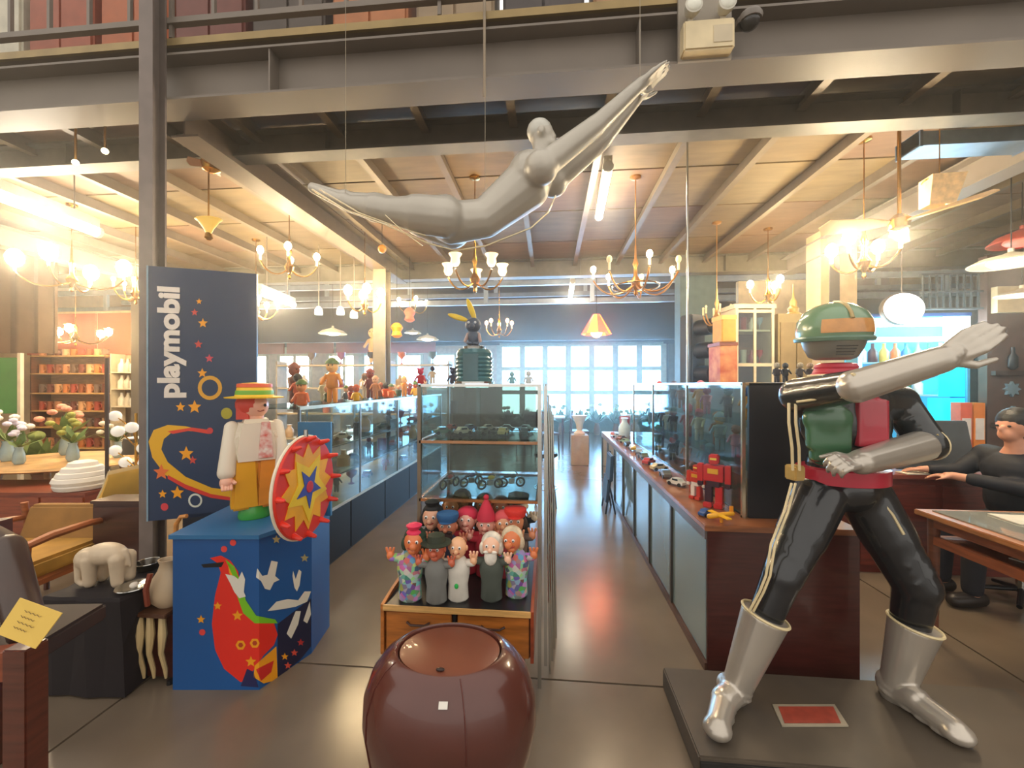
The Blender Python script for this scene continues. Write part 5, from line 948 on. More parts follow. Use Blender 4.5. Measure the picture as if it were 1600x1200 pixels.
c = LD(-3.15, 2.45, 0); t = thing('armchair', c, 'teak armchair with mustard cushions at the left edge', 'chair')
MB().prism([LD(-3.35, 2.3, .36), LD(-2.78, 2.3, .36), LD(-2.78, 2.75, .36), LD(-3.35, 2.75, .36)], (0, 0, .10)).build('seat_cushion', mat((176, 130, 50), .8, 0, .12, 10), t, bevel=.02)
MB().prism([LD(-3.35, 2.72, .42), LD(-2.80, 2.72, .42), LD(-2.80, 2.80, .66), LD(-3.35, 2.80, .66)], LD(0, .07, 0)).build('back_cushion', mat((150, 108, 52), .8, 0, .12, 10), t, bevel=.015)
for a in (-3.38, -2.74):
    MB().tube([LD(a, 2.25, .58), LD(a, 2.4, .60), LD(a, 2.62, .60), LD(a, 2.84, .57)], [.022, .026, .022, .018], 8).build('arm_rest', TEAK, t, smooth=True)
    MB().cone(LD(a, 2.28, .58), LD(a+.02, 2.24, 0), .02, .014).build('leg', TEAK, t, smooth=True); MB().cone(LD(a, 2.80, .68), LD(a, 2.86, 0), .02, .014).build('leg', TEAK, t, smooth=True)
MB().prism([LD(-3.38, 2.26, .33), LD(-2.74, 2.26, .33), LD(-2.74, 2.82, .33), LD(-3.38, 2.82, .33)], (0, 0, .03)).build('seat_frame', TEAK, t)
# white ruffled shade
c = LD(-3.72, 3.5, .601); t = thing('ruffled_shade', c, 'white ruffled pile-shaped lampshade on the red-brown sideboard', 'lampshade')
for k_ in range(5):
    z = .035+.04*k_; r_ = (.19, .20, .17, .13, .08)[k_]; MB().ring(c+Vector((0, 0, z)), r_*.75, .042, n=26, m=8).build('ruffle', mat((228, 220, 208), .6, 0, .05, 12, 0, .2), t, smooth=True)
MB().ell(c+Vector((0, 0, .10)), (.12, .12, .10)).build('core', mat((226, 216, 200), .6), t, smooth=True)
# globe floor lamp, dark shade lamp, thin pole
c = LD(-3.22, 3.46, 0); t = thing('globe_floor_lamp', c, 'brass floor lamp with many white globes beside the steel column', 'lamp')
MB().lathe(c, [(.11, 0), (.11, .02), (.02, .03)], 24).build('base', BRASS, t, smooth=True); MB().cone(c, c+Vector((0, 0, 1.25)), .011).build('pole', BRASS, t)
for px_, py_ in ((180, 650), (184, 674), (180, 704), (196, 722), (186, 744), (222, 721), (228, 744), (224, 700), (206, 668)):
    g_ = P(px_, py_, 3.45+R.uniform(-.1, .1)); gb = MB().ell(g_, .046, n=16, m=10).build('globe', mat((232, 226, 214), .25, 0, .02, 5, .25), t, smooth=True); MB().tube([Vector((c.x, c.y, g_.z-.14)), g_.lerp(Vector((c.x, c.y, g_.z-.12)), .4), g_], .005, 6).build('stem', BRASS, gb)
c = LD(-3.46, 3.75, 0); t = thing('dark_shade_lamp', c, 'floor lamp with a dark drum shade behind the white globes', 'lamp')
MB().lathe(c, [(.13, 0), (.13, .02), (.015, .03)], 20).cone(c, c+Vector((0, 0, .9)), .010).build('stand', BRASS, t); MB().lathe(c+Vector((0, 0, .86)), [(.12, 0), (.11, .14), (.105, .14), (.115, 0)], 22).build('shade', mat((80, 70, 58), .7), t, smooth=True); MB().lathe(c+Vector((0, 0, 1.0)), [(.10, 0), (.10, .008)], 20).build('top_disc', mat((230, 224, 216), .5), t)
o = MB().cone(LD(-3.44, 3.43, 0), LD(-3.44, 3.43, 1.72), .013).lathe(LD(-3.44, 3.43, 0), [(.07, 0), (.07, .015), (.02, .02)], 16).build('coat_pole', mat((60, 44, 38), .5), None, True); tag(o, 'thin dark upright pole standing before the mug shelf', 'pole')
# oval table with flowers
c = LD(-4.55, 4.1, 0); t = thing('oval_table', c, 'pale oval wooden table crowded with flower vases at far left', 'table')
MB().lathe(c+Vector((0, 0, .70)), [(.70, 0), (.74, .015), (.72, .035), (.001, .036)], 36, sy=.75).build('table_top', wood((206, 160, 100), .4), t, smooth=True)
for a in (-.4, .4): MB().cone(c+LD(a, -.2, .7), c+LD(a*1.1, -.25, 0), .03, .02).build('leg', wood((180, 130, 80)), t, smooth=True); MB().cone(c+LD(a, .2, .7), c+LD(a*1.1, .25, 0), .03, .02).build('leg', wood((180, 130, 80)), t, smooth=True)
def flowers(c, s, col, label, vcol=(150, 170, 170), leaf=(96, 120, 60), n=9, cat='flowers', name='flower_vase', grp=None, nl=14):
    c = Vector(c); t = thing(name, c, label, cat, grp)
    MB().lathe(c, [(.035*s, 0), (.05*s, .03*s), (.045*s, .1*s), (.03*s, .16*s), (.036*s, .18*s)], 14).build('vase', mat(vcol, .25), t, smooth=True)
    lf = MB()
    for i in range(nl):
        a = R.uniform(0, 6.28); e = R.uniform(.2, 1.2); L = R.uniform(.12, .26)*s; p0 = c+Vector((0, 0, .17*s)); dr_ = Vector((math.cos(a)*math.sin(e), math.sin(a)*math.sin(e), math.cos(e))); sd_ = dr_.cross(up).normalized()*L*.16
        lf.add([p0, p0+dr_*L*.5+sd_, p0+dr_*L, p0+dr_*L*.5-sd_], [(0, 1, 2, 3)])
    o_ = lf.build('foliage', mat(leaf, .6, 0, .3, 9), t); o_['kind'] = 'stuff'
    for i in range(n):
        a = R.uniform(0, 6.28); e = R.uniform(.0, .9); L = R.uniform(.16, .30)*s; p = c+Vector((math.cos(a)*math.sin(e)*L, math.sin(a)*math.sin(e)*L, .17*s+L*math.cos(e)))
        MB().ell(p, (.035*s, .035*s, .026*s), n=8, m=6).build('blossom', mat(col, .6, 0, .15, 20), t, smooth=True)
for i, (a, d_, col, lb, s_) in enumerate(((-.45, -.1, (232, 226, 214), 'white blossoms in a glass vase on the left end of the oval table', 1.1), (-.15, -.25, (214, 206, 220), 'pale lilac blossoms in a vase at the front of the oval table', .9), (.2, -.1, (150, 150, 60), 'olive green blossoms in a vase on the right of the oval table', 1.0), (-.25, .25, (226, 150, 120), 'salmon blossoms in a vase at the back of the oval table', 1.2), (.45, .1, (236, 220, 190), 'cream blossoms in a vase at the right tip of the oval table', .9))):
    flowers(c+LD(a, d_, .738), s_, col, lb, grp='vases of flowers on the oval table')
flowers(LD(-5.85, 5.0, 0)+up*0, 2.2, (120, 130, 60), 'tall leafy green plant between the oval table and the mug shelf', (110, 70, 50), (96, 110, 50), 3, 'plant', 'potted_plant', nl=50)
# dining chairs near the table
def chair(lat, d, m, sm, label, rz=0., zs=.45, grp=None, name='dining_chair'):
    c = LD(lat, d, 0); t = thing(name, c, label, 'chair', grp); M = Matrix.Rotation(rz, 3, 'Z'); V = lambda x, y, z: c+M@Vector((x, y, z))
    MB().box(V(0, 0, zs), (.42, .40, .04), rz=rz).build('seat', sm, t, bevel=.01)
    for x in (-.18, .18):
        MB().cone(V(x, -.17, zs), V(x*1.05, -.19, 0), .018, .012, n=8).build('leg', m, t); MB().cone(V(x, .17, zs+.45), V(x*1.05, .21, 0), .018, .012, n=8).build('leg', m, t)
    MB().box(V(0, .175, zs+.36), (.38, .03, .18), rz=rz).build('backrest', sm, t, bevel=.008)
    return t
chair(-3.85, 3.25+.0, mat((40, 34, 32), .4), mat((44, 38, 38), .5), 'black dining chair in front of the oval table', 3.3) if False else None
chair(-5.5, 3.0, DM, mat((60, 50, 40), .6), 'dark dining chair at the left end of the oval table', 2.8)
# mug shelf
MUG = [((150, 84, 50), 'brown'), ((196, 120, 60), 'amber'), ((120, 62, 48), 'dark brown'), ((206, 140, 96), 'tan'), ((168, 70, 50), 'rust'), ((220, 170, 120), 'sand'), ((110, 84, 70), 'grey-brown')]
YS = 6.55; xa = onY(47, 600, YS).x; xb = onY(165, 600, YS).x
t = thing('mug_shelf', ((xa+xb)/2, YS+.15, 0), 'wide wooden shelf of brown mugs below the red wall panels', 'shelf')
zs = [.35, .72, 1.02, 1.34, 1.70, 2.02]
for z in zs: MB().bb(xa, xb, YS, YS+.3, z-.025, z).build('shelf_board', wood((206, 160, 96)), t)
for x in (xa, xb-.03): MB().bb(x, x+.03, YS, YS+.3, 0, 2.04).build('upright', wood((110, 66, 44)), t)
MB().bb(xa, xb, YS+.29, YS+.3, 0, 2.04).build('back_board', wood((170, 124, 86)), t)
for r_, z in enumerate(zs):
    for i in range(9):
        c_, n_ = MUG[(i*3+r_*2) % 7]; x = xa+.12+(xb-xa-.24)*i/8
        jar((x, YS+.10, z+.001), .16 if z < 2 else .12, .055, c_, '%s mug on the %s board of the mug shelf, %s from the left' % (n_, ('lowest', 'second', 'third', 'fourth', 'fifth', 'top')[r_], ordn[i]), 'mug', 'mugs on the wide wooden shelf', 'mug', 1)
xa2 = onY(172, 600, 6.6).x; xb2 = onY(226, 600, 6.6).x
t = thing('bottle_shelf', ((xa2+xb2)/2, 6.7, 0), 'narrow white shelf of pale bottles beside the mug shelf', 'shelf')
for z in (.5, 1.1, 1.42, 1.72): MB().bb(xa2, xb2, 6.6, 6.85, z-.02, z).build('shelf_board', mat((226, 212, 186), .5), t)
for x in (xa2, xb2-.02): MB().bb(x, x+.02, 6.6, 6.85, 0, 2.05).build('upright', mat((200, 186, 160), .5), t)
for r_, z in enumerate((1.1, 1.42, 1.72)):
    for i in range(5): jar((xa2+.1+(xb2-xa2-.2)*i/4, 6.72, z+.001), .24, .06, ((232, 224, 206), (200, 190, 170), (214, 214, 210))[i % 3], '%s bottle on the %s board of the narrow white shelf, %s from the left' % (('ivory', 'beige', 'pale grey')[i % 3], ('lower', 'middle', 'upper')[r_], ordn[i]), 'bottle', 'bottles on the narrow white shelf', 'bottle', 2)
c = P(8, 600, 5.2); t = thing('green_board', (c.x, c.y, 0), 'leaf-green display board at the far left edge', 'board')
MB().prism([LD(-7.0, 5.2, 1.12), LD(-6.37, 5.2, 1.12), LD(-6.37, 5.2, 1.84), LD(-7.0, 5.2, 1.84)], LD(0, .03, 0)).build('panel', mat((84, 140, 70), .6, 0, .15, 4), t)
for a in (-6.95, -6.36): MB().prism([LD(a, 5.19, 0), LD(a+.04, 5.19, 0), LD(a+.04, 5.19, 1.9), LD(a, 5.19, 1.9)], LD(0, .04, 0)).build('post', mat((216, 196, 164), .5), t)
t = thing('brown_curtain', LD(-7.2, 5.9, 3.4), 'heavy brown curtain hanging at the upper left edge', 'curtain')
MB().rings([[LD(-8.0+.07*i, 5.9+.04*math.sin(i*1.5), z) for i in range(20)]+[LD(-8.0+.07*i, 5.94+.04*math.sin(i*1.5), z) for i in reversed(range(20))] for z in (1.95, 2.6, 3.50)]).build('cloth', mat((120, 90, 66), .85, 0, .15, 4), t, smooth=True); MB().cone(LD(-8.05, 5.92, 3.45), LD(-6.6, 5.92, 3.45), .02).build('curtain_rod', BRASS, t)
# ============================================================ AISLE END
for i, (a, d_, rz, n_) in enumerate(((.75, 8.6, .4, 'dark chair facing the aisle, left of the white pedestal'), (.35, 8.9, -2.6, 'dark chair turned away at the left of the aisle end'), (1.5, 9.0, 1.6, 'dark chair seen from the side in front of the window plants'))):
    chair(a, d_, mat((70, 52, 42), .4), mat((84, 64, 52), .5), n_, rz, grp='chairs at the aisle end')
c = LD(.75, 9.6, 0); t = thing('small_table', c, 'small pale table at the end of the aisle under the windows', 'table')
MB().box(c+Vector((0, 0, .72)), (1.0, .6, .03)).build('table_top', mat((180, 190, 190), .4), t); leg4(c.x-.45, c.x+.45, c.y-.25, c.y+.25, .71, .02, DM, t)
c = LD(1.27, 7.6, 0); t = thing('pedestal_vase', c, 'cream pedestal urn at the end of the aisle beside the counter', 'urn')
MB().bb(c.x-.16, c.x+.16, c.y-.16, c.y+.16, 0, .55).build('pedestal', mat((176, 150, 110), .6), t, bevel=.01); MB().lathe(c+Vector((0, 0, .55)), [(.1, 0), (.11, .03), (.05, .08), (.07, .2), (.13, .33), (.15, .36), (.13, .36)], 20).build('urn_body', mat((216, 200, 160), .5), t, smooth=True)
for i in range(9): flowers((-1.2+.52*i, 11.9+.15*(i % 2), 0), 2.0, ((150, 170, 120), (120, 150, 90), (190, 190, 150))[i % 3], 'green potted plant under the far windows, %s from the left' % ordn[i], (140, 110, 80), (84, 120, 74), 3, 'plant', 'potted_plant', 'plants under the far windows', 40)
c = LD(.62, 5.6, 0); t = thing('bar_stool', c, 'black stool with chrome legs at the left side of the aisle', 'stool')
c = LD(.42, 5.0, 0); t.location = c; ABS[t.name] = c
MB().lathe(c+Vector((0, 0, .60)), [(.13, 0), (.15, .02), (.14, .05), (.001, .06)], 22).build('seat', BLACK, t, smooth=True)
for i in range(4): a = .78+1.57*i; MB().cone(c+Vector((.08*math.cos(a), .08*math.sin(a), .6)), c+Vector((.18*math.cos(a), .18*math.sin(a), 0)), .010).build('leg', CHROME, t)
MB().ring(c+Vector((0, 0, .22)), .145, .007).build('foot_ring', CHROME, t)
c = LD(1.17, 4.75, 0); t = thing('folding_chair', c, 'dark blue folded chair leaning at the counter side in the aisle', 'chair')
c = Vector((.70, 4.9, 0)); t.location = c; ABS[t.name] = c
MB().box(c+Vector((.02, 0, .52)), (.04, .34, .30), ry=.06).build('backrest', mat((40, 60, 84), .5), t, bevel=.01); MB().box(c+Vector((-.02, 0, .26)), (.035, .34, .28), ry=.1).build('seat', mat((36, 50, 70), .5), t, bevel=.01)
for y in (-.16, .16): MB().cone(c+Vector((.05, y, .68)), c+Vector((-.05, y, 0)), .010).build('leg', mat((60, 64, 70), .3, .8), t); MB().cone(c+Vector((-.02, y, .4)), c+Vector((.06, y, 0)), .010).build('leg', mat((60, 64, 70), .3, .8), t)
# ============================================================ RIGHT SIDE
# pillar behind the helmet, lamp pole, traffic light, cabinet
t = struct(MB().bb(3.52, 3.96, 5.6, 5.9, 0, 3.5).build('trim_30', mat((206, 178, 136), .7))); MB().bb(3.62, 3.74, 5.585, 5.6, 2.2, 3.4).build('dark_slot', mat((70, 66, 64), .5), t)
o = MB().cone((1.065, 3.235, 1.508), (1.065, 3.235, 3.504), .008).build('chrome_pole', CHROME, None, True); tag(o, 'thin chrome pole rising from the tall glass case to the ceiling', 'pole')
c = LD(2.50, 5.6, 0); t = thing('traffic_light', c, 'black three-lamp traffic light with round hoods behind the glass case', 'traffic light')
MB().box(c+Vector((0, 0, 1.95)), (.26, .22, 1.0), rz=.5).build('housing', mat((46, 50, 56), .5), t, bevel=.02); MB().cone(c, c+Vector((0, 0, 1.46)), .04).build('pole', mat((50, 52, 56), .5), t); MB().lathe(c, [(.2, 0), (.2, .03), (.05, .05)], 20).build('base', mat((50, 52, 56), .5), t)
Mh2 = Matrix.Rotation(.5, 3, 'Z') @ Matrix.Rotation(math.pi/2, 3, 'X')
for z, c_ in ((2.26, (120, 40, 50)), (1.95, (120, 90, 50)), (1.64, (50, 90, 70))):
    h_ = c+Vector((0, 0, z))+Matrix.Rotation(.5, 3, 'Z')@Vector((0, -.11, 0))
    MB().lathe(h_, [(.105, 0), (.11, .02), (.108, .22), (.10, .22), (.10, .01)], 22, M=Mh2, cap=False).build('hood', mat((26, 26, 30), .4), t, smooth=True); MB().lathe(h_, [(.1, .0), (.09, .02), (.001, .035)], 20, M=Mh2).build('lens', mat(c_, .15), t, smooth=True)
c = LD(2.80, 4.7, 0); t = thing('glazed_cabinet', c, 'tall white-framed glazed cabinet with red wares behind the black-ended case', 'cabinet')
w0, w1, d0, d1, h0 = 2.54, 2.98, 4.6, 4.95, 2.36
def lb(m_, a0, a1, b0, b1, z0_, z1_, nm_, par=t, **k): return MB().prism([LD(a0, b0, z0_), LD(a1, b0, z0_), LD(a1, b1, z0_), LD(a0, b1, z0_)], (0, 0, z1_-z0_)).build(nm_, m_, par, **k)
FRM = mat((206, 190, 160), .5)
lb(wood((130, 84, 60)), w0, w1, d1-.02, d1, 0, h0, 'back_board'); lb(FRM, w0, w0+.03, d0, d1, 0, h0, 'side_board'); lb(FRM, w1-.03, w1, d0, d1, 0, h0, 'side_board'); lb(FRM, w0-.02, w1+.02, d0-.02, d1, h0, h0+.05, 'cornice')
for z in (.05, .6, 1.1, 1.5, 1.72, 2.1): lb(FRM, w0+.03, w1-.03, d0+.01, d1-.02, z, z+.02, 'shelf_board')
for a in (w0, (w0+w1)/2-.015, w1-.03): lb(FRM, a, a+.03, d0-.015, d0, .05, h0, 'door_stile')
for z in (.05, 1.70, 2.31): lb(FRM, w0, w1, d0-.016, d0-.001, z, z+.035, 'door_rail')
for a in (w0+.03, (w0+w1)/2+.015): lb(GLASS, a, a+.185, d0-.008, d0-.005, .09, 2.31, 'glass_pane')
for i in range(8):
    z = 2.121 if i < 4 else 1.741; q = i % 4; c_, n_ = (((190, 50, 50), 'red'), ((120, 150, 170), 'blue-grey'), ((210, 200, 180), 'ivory'), ((160, 60, 60), 'wine red'))[(i*3) % 4 if i < 4 else (i+1) % 4]
    jar(LD(w0+.085+.095*q, d0+.15, z), .16, .038, c_, '%s jar on the %s lit shelf of the glazed cabinet' % (n_, 'upper' if i < 4 else 'lower'), 'jar', 'jars in the glazed cabinet', 'jar', i)
c = LD(2.36, 4.72, 0); t = thing('yellow_box', LD(2.34, 4.6, 2.0), 'mustard yellow box on top of a red-painted stack left of the glazed cabinet', 'box')
lb(mat((206, 150, 60), .6), 2.34, 2.50, 4.5, 4.72, 1.97, 2.26, 'box_body', t, bevel=.01); lb(mat((224, 176, 90), .6), 2.335, 2.505, 4.495, 4.725, 2.22, 2.27, 'box_lid', t)
t = thing('red_shelf_unit', LD(2.34, 4.6, 0), 'narrow red patterned cabinet under the yellow box', 'cabinet'); lb(mat((170, 70, 50), .6, 0, .3, 8, 0, 0, 0, None, (210, 150, 100)), 2.32, 2.51, 4.5, 4.76, 0, 1.93, 'cabinet_body', t); lb(wood((120, 60, 40)), 2.31, 2.515, 4.49, 4.77, 1.93, 1.965, 'cabinet_top', t)
t = thing('olive_armoire', LD(3.25, 4.8, 0), 'olive brown cupboard right of the glazed cabinet', 'cupboard'); lb(mat((150, 132, 92), .6, 0, .15, 5), 3.03, 3.42, 4.6, 5.0, 0, 2.30, 'cupboard_body', t)
for a in (3.05, 3.235): lb(mat((140, 120, 84), .6), a, a+.165, 4.58, 4.598, .1, 2.2, 'cupboard_door', t)
c = LD(3.56, 4.9, 0); t = thing('pagoda_ornament', LD(3.38, 4.75, 2.30), 'tall pointed wooden spire ornament on the olive cupboard', 'ornament')
MB().lathe(LD(3.33, 4.78, 2.301), [(.07, 0), (.08, .03), (.05, .05), (.06, .09), (.035, .12), (.04, .17), (.012, .22), (.004, .38)], 14).build('spire', mat((196, 160, 90), .4, .2), t, smooth=True); MB().lathe(LD(3.33, 4.78, 2.301), [(.09, 0), (.09, .012)], 14).build('base', DM, t)
for i, px_ in enumerate((1188, 1204, 1220, 1238)):
    p_ = P(px_, 600, 2.45); p_ = Vector((min(p_.x, 1.50), 2.40+.03*(i % 2), 1.506)); toy(p_, .12, ((60, 60, 70), (40, 50, 60), (90, 84, 80), (70, 60, 60))[i], ((190, 180, 160), (60, 70, 80), (196, 180, 150), (180, 150, 120))[i], '%s small figure on top of the black-ended case, %s from the left' % (('navy', 'teal-black', 'taupe', 'brown')[i], ordn[i]), 'figure', 'small figures on top of the case', 'small_figure', rz=0)
# bright cyan cooler stall
CYN = (70, 214, 232)
t = thing('lit_cooler', (4.5, 5.5, 0), 'wide display cooler glowing cyan and white behind the statue arm', 'cooler')
MB().bb(3.8, 5.05, 5.56, 5.59, 0, 2.32).build('back_wall', emi((60, 150, 190), .8), t); MB().bb(3.8, 3.83, 5.35, 5.56, 0, 2.32).build('side_wall', mat((90, 170, 210), .4), t); MB().bb(5.02, 5.05, 5.35, 5.56, 0, 2.32).build('side_wall', mat((90, 170, 210), .4), t)
MB().bb(3.8, 5.05, 5.33, 5.59, 2.32, 2.36).build('roof', mat((40, 80, 150), .5), t); MB().bb(3.8, 5.05, 5.35, 5.56, 0, .55).build('base_cabinet', mat((60, 130, 170), .4), t)
MB().bb(3.86, 4.72, 5.315, 5.34, 2.20, 2.30).build('light_tube', emi((225, 250, 255), 9), t); MB().bb(4.74, 5.02, 5.315, 5.34, 2.08, 2.31).build('light_tube', emi((240, 252, 255), 8), t)
MB().bb(3.79, 3.82, 5.32, 5.345, .55, 2.25).build('neon_edge', emi((120, 210, 255), 5), t)
for z in (.95, 1.35, 1.75): MB().bb(3.83, 5.02, 5.38, 5.55, z, z+.02).build('shelf', mat((170, 220, 230), .2), t)
MB().bb(4.72, 5.0, 5.36, 5.375, 1.35, 1.85).build('cyan_screen', emi((0, 226, 240), 1.6), t); MB().bb(4.60, 5.0, 5.355, 5.37, 1.0, 1.33).build('cyan_screen', emi((20, 190, 226), 1.3), t)
MB().bb(3.9, 4.95, 5.40, 5.42, 2.02, 2.08).build('light_tube', emi((160, 240, 255), 4), t)
bc = [((40, 110, 70), 'green'), ((214, 110, 50), 'orange'), ((236, 236, 240), 'white'), ((60, 130, 190), 'blue'), ((90, 50, 50), 'dark red'), ((120, 190, 90), 'lime'), ((230, 200, 90), 'yellow')]
for r_, z in enumerate((.571, .971, 1.371, 1.771)):
    for i in range(8 if r_ not in (1, 2) else 6):
        c_, n_ = bc[(i*2+r_*3) % 7]; jar((3.92+.13*i, 5.47, z), .24, .05, c_, '%s bottle in the glowing cooler, %s board, %s from left' % (n_, ('lowest', 'second', 'third', 'top')[r_], ordn[i]), 'bottle', 'bottles in the glowing cooler', 'bottle', 2)
light((4.5, 5.2, 2.0), 22, (.45, .85, 1), .2)
for i, (x_, c_, n_) in enumerate(((4.86, (236, 110, 80), 'coral'), (5.0, (236, 140, 60), 'orange'))):
    t = thing('snack_box', (x_, 5.26, 0), '%s and white cabinet box right below the glowing cooler' % n_, 'box', 'boxes by the cooler'); MB().bb(x_-.06, x_+.06, 5.19, 5.31, .0, 1.28).build('box_body', mat(c_, .5), t); MB().bb(x_-.045, x_+.045, 5.182, 5.189, .85, 1.1).build('white_panel', mat((236, 226, 220), .5), t)
c = P(1409, 483, 4.85); t = thing('oval_light_sign', c, 'glowing white oval sign with dark scrollwork above the cooler', 'sign')
Mo = Matrix.Rotation(math.pi/2, 3, 'X'); MB().lathe(c, [(1, -.03), (1.04, 0), (1, .03)], 32, M=Mo, sx=.235, sy=.19).build('rim', mat((90, 80, 70), .4), t, smooth=True)
MB().lathe(c+Vector((0, -.012, 0)), [(.001, .045), (.9, .042), (.97, .02)], 32, M=Mo, sx=.235, sy=.19).build('glowing_face', emi((255, 250, 240), 2.6), t, smooth=True)
for k_ in range(5): a = .5+k_*1.25; q_ = c+Vector((.11*math.cos(a), -.062, .085*math.sin(a))); MB().tube([q_+Vector((.03*math.cos(a+j*.9), 0, .03*math.sin(a+j*.9))) for j in range(6)], .004, 5).build('scroll', mat((120, 100, 80), .5), t)
MB().cone(c+Vector((0, 0, .19)), (c.x, c.y, 3.504), .006).build('hanger', STEEL, t)
t = thing('lattice_panel', (4.75, 5.25, 2.8), 'dark lattice screen above the white lit part of the cooler', 'screen')
for i in range(9): MB().bb(4.42+.075*i, 4.435+.075*i, 5.22, 5.24, 2.38, 2.80).build('slat', mat((90, 96, 100), .5, .3), t)
for z in (2.38, 2.58, 2.79): MB().bb(4.4, 5.07, 5.215, 5.245, z, z+.02).build('rail', mat((100, 106, 110), .5, .3), t)
for i, (py_, c_, n_) in enumerate(((560, (60, 60, 64), 'dark bottle-shaped wall ornament on the brown wall'), (608, (150, 180, 200), 'pale blue star-shaped medallion on the brown wall'), (640, (120, 150, 160), 'small blue-grey disc on the brown wall below the medallion'))):
    p_ = onY(1583, py_, 5.17); 
    if i == 1: o = MB().prism(star(p_, Mo, .09, .055, 8), (0, .028, 0)).build('star_medallion', mat(c_, .3, .5), None)
    else: o = MB().lathe(p_, [(.02, -.13), (.05, -.10), (.05, .02), (.02, .06), (.02, .13)] if i == 0 else [(.02, -.04), (.045, 0), (.02, .04)], 14, sy=.6).build('wall_ornament', mat(c_, .3, .4), None, True)
    tag(o, n_, 'ornament')
t = thing('blue_lit_duct', (3.8, 3.4, 3.4), 'metal duct under the ceiling at upper right, blue light put into its colour', 'duct')  # stands in for blue-lit steel; the blue light is put into the colour
MB().bb(2.75, 4.6, 3.28, 3.48, 3.28, 3.385).build('duct_body', mat((112, 138, 168), .35, .4), t); 
for x in (2.76, 3.6, 4.58): MB().bb(x-.01, x+.01, 3.27, 3.49, 3.27, 3.391).build('joint_band', mat((90, 110, 136), .35, .4), t)
pendant(P(1598, 380, 3.9), .24, 'red hanging shade at the right edge above the white oval shade', (230, 100, 80), .3, None, .5, 0)
# reception desk, monitor, papers
t = thing('service_desk', (3.4, 3.7, 0), 'red-brown service desk behind the statue at right', 'desk')
MB().bb(2.42, 4.9, 3.47, 3.95, 0, .75).build('desk_body', wood((104, 40, 30)), t); MB().bb(2.40, 4.92, 3.44, 3.97, .75, .785).build('desk_top', wood((130, 60, 44), .35, .4), t, bevel=.004)
for i in range(4): MB().bb(2.47+.6*i, 3.02+.6*i, 3.458, 3.47, .06, .70).build('front_panel', wood((112, 46, 34)), t)
q = P(1470, 745, 3.25); t = thing('monitor', (q.x, 3.6, .785), 'grey computer monitor seen from behind on the service desk', 'monitor')
mx, my = q.x, 3.6
MB().rings([[(mx+x_*w_, my+y_*.02+dy_, z) for x_, y_ in ((-1, -1), (1, -1), (1, 1), (-1, 1))] for w_, z, dy_ in ((.30, .80, 0), (.25, 1.20, .03))]).build('screen_back', mat((84, 88, 90), .45), t, bevel=.008); MB().box((mx, my+.0, .795), (.3, .2, .018)).build('base', mat((90, 90, 90), .4), t, bevel=.004); MB().box((mx, my-.03, .93), (.1, .02, .06)).build('badge_plate', mat((110, 114, 116), .4), t)
for i, px_ in enumerate((1390, 1478, 1530)):
    p_ = onZ(px_, 752, .787); p_.y = min(max(p_.y, 3.50), 3.55); o = MB().box((p_.x, p_.y+.0, .788+.004), (.2, .1, .008), rz=.1*i).build('paper_stack', mat((226, 214, 190), .7), None); tag(o, ('white papers at the left end of the service desk', 'white papers in front of the monitor', 'white papers beside the seated person')[i], 'papers')
# side table
t = thing('wooden_table', (2.8, 2.3, 0), 'honey-brown wooden table with glass top at the right edge', 'table')
HW = wood((176, 112, 60), .4, .4); TX0, TX1, TY0, TY1 = 2.20, 3.5, 1.92, 2.66
MB().bb(TX0, TX1, TY0, TY1, .715, .745).build('table_top', HW, t, bevel=.004); MB().bb(TX0+.06, TX1-.05, TY0+.05, TY1-.05, .7455, .752).build('glass_sheet', mat((150, 150, 140), .06, 0, .1, 3, 0, 0, .8), t)
MB().bb(TX0+.05, TX1-.05, TY0+.04, TY1-.04, .58, .60).build('lower_shelf', wood((140, 80, 50)), t)
for y in (TY0+.04, TY1-.06): MB().bb(TX0+.04, TX1-.04, y, y+.02, .64, .715).build('apron', HW, t)
for x in (TX0+.04,): MB().bb(x, x+.02, TY0+.05, TY1-.05, .56, .61).bb(x, x+.02, TY0+.05, TY1-.05, .66, .715).build('side_rail', wood((150, 80, 44)), t)
for x in (TX0+.06, TX1-.06):
    for y in (TY0+.06, TY1-.06): MB().cone((x, y, .72), (x, y, 0), .03, .02).build('leg', wood((110, 62, 40)), t, smooth=True)
for i, (x_, y_) in enumerate(((2.62, 2.45), (2.75, 2.2), (2.5, 2.25))): o = MB().box((x_, y_, .756 if i < 2 else .606), (.26, .18, .006), rz=.2*i-.1).build('paper_sheet', mat((206, 200, 182), .6), None); tag(o, ('large pale sheet at the back of the honey-brown table', 'large pale sheet at the front of the honey-brown table', 'pale sheet on the lower shelf of the honey-brown table')[i], 'paper')
# seated person
pc = LD(3.52, 2.82, 0); t = thing('person', pc, 'person in a dark navy shirt sitting at the service desk, short black hair', 'person')
Q = lambda a, d_, z: LD(3.52+a, 2.82+d_, z)
SKN = mat((206, 146, 118), .5, 0, .05, 8); NAV = mat((20, 22, 34), .7, 0, .2, 5, 0, .1)
hd_ = P(1584, 668, 2.80); b = MB(); nk = hd_+Vector((.02, 0, -.15))
b.ell(hd_+up*.02, (.078, .09, .10)).ell(hd_+LD(-.035, 0, -.045), (.055, .055, .055)).ell(hd_+LD(-.088, 0, -.01), (.016, .013, .02)).ell(hd_+LD(.0, -.08, -.005), (.018, .010, .028)).caps(hd_-up*.04, nk-up*.03, .05, .055)
sh1, sh2 = Q(-.0, -.19, .97), Q(.03, .2, .97); el1 = Q(-.10, -.22, .80); wr1 = LD(3.22, 2.95, .83); tp1 = LD(3.13, 3.05, .815)
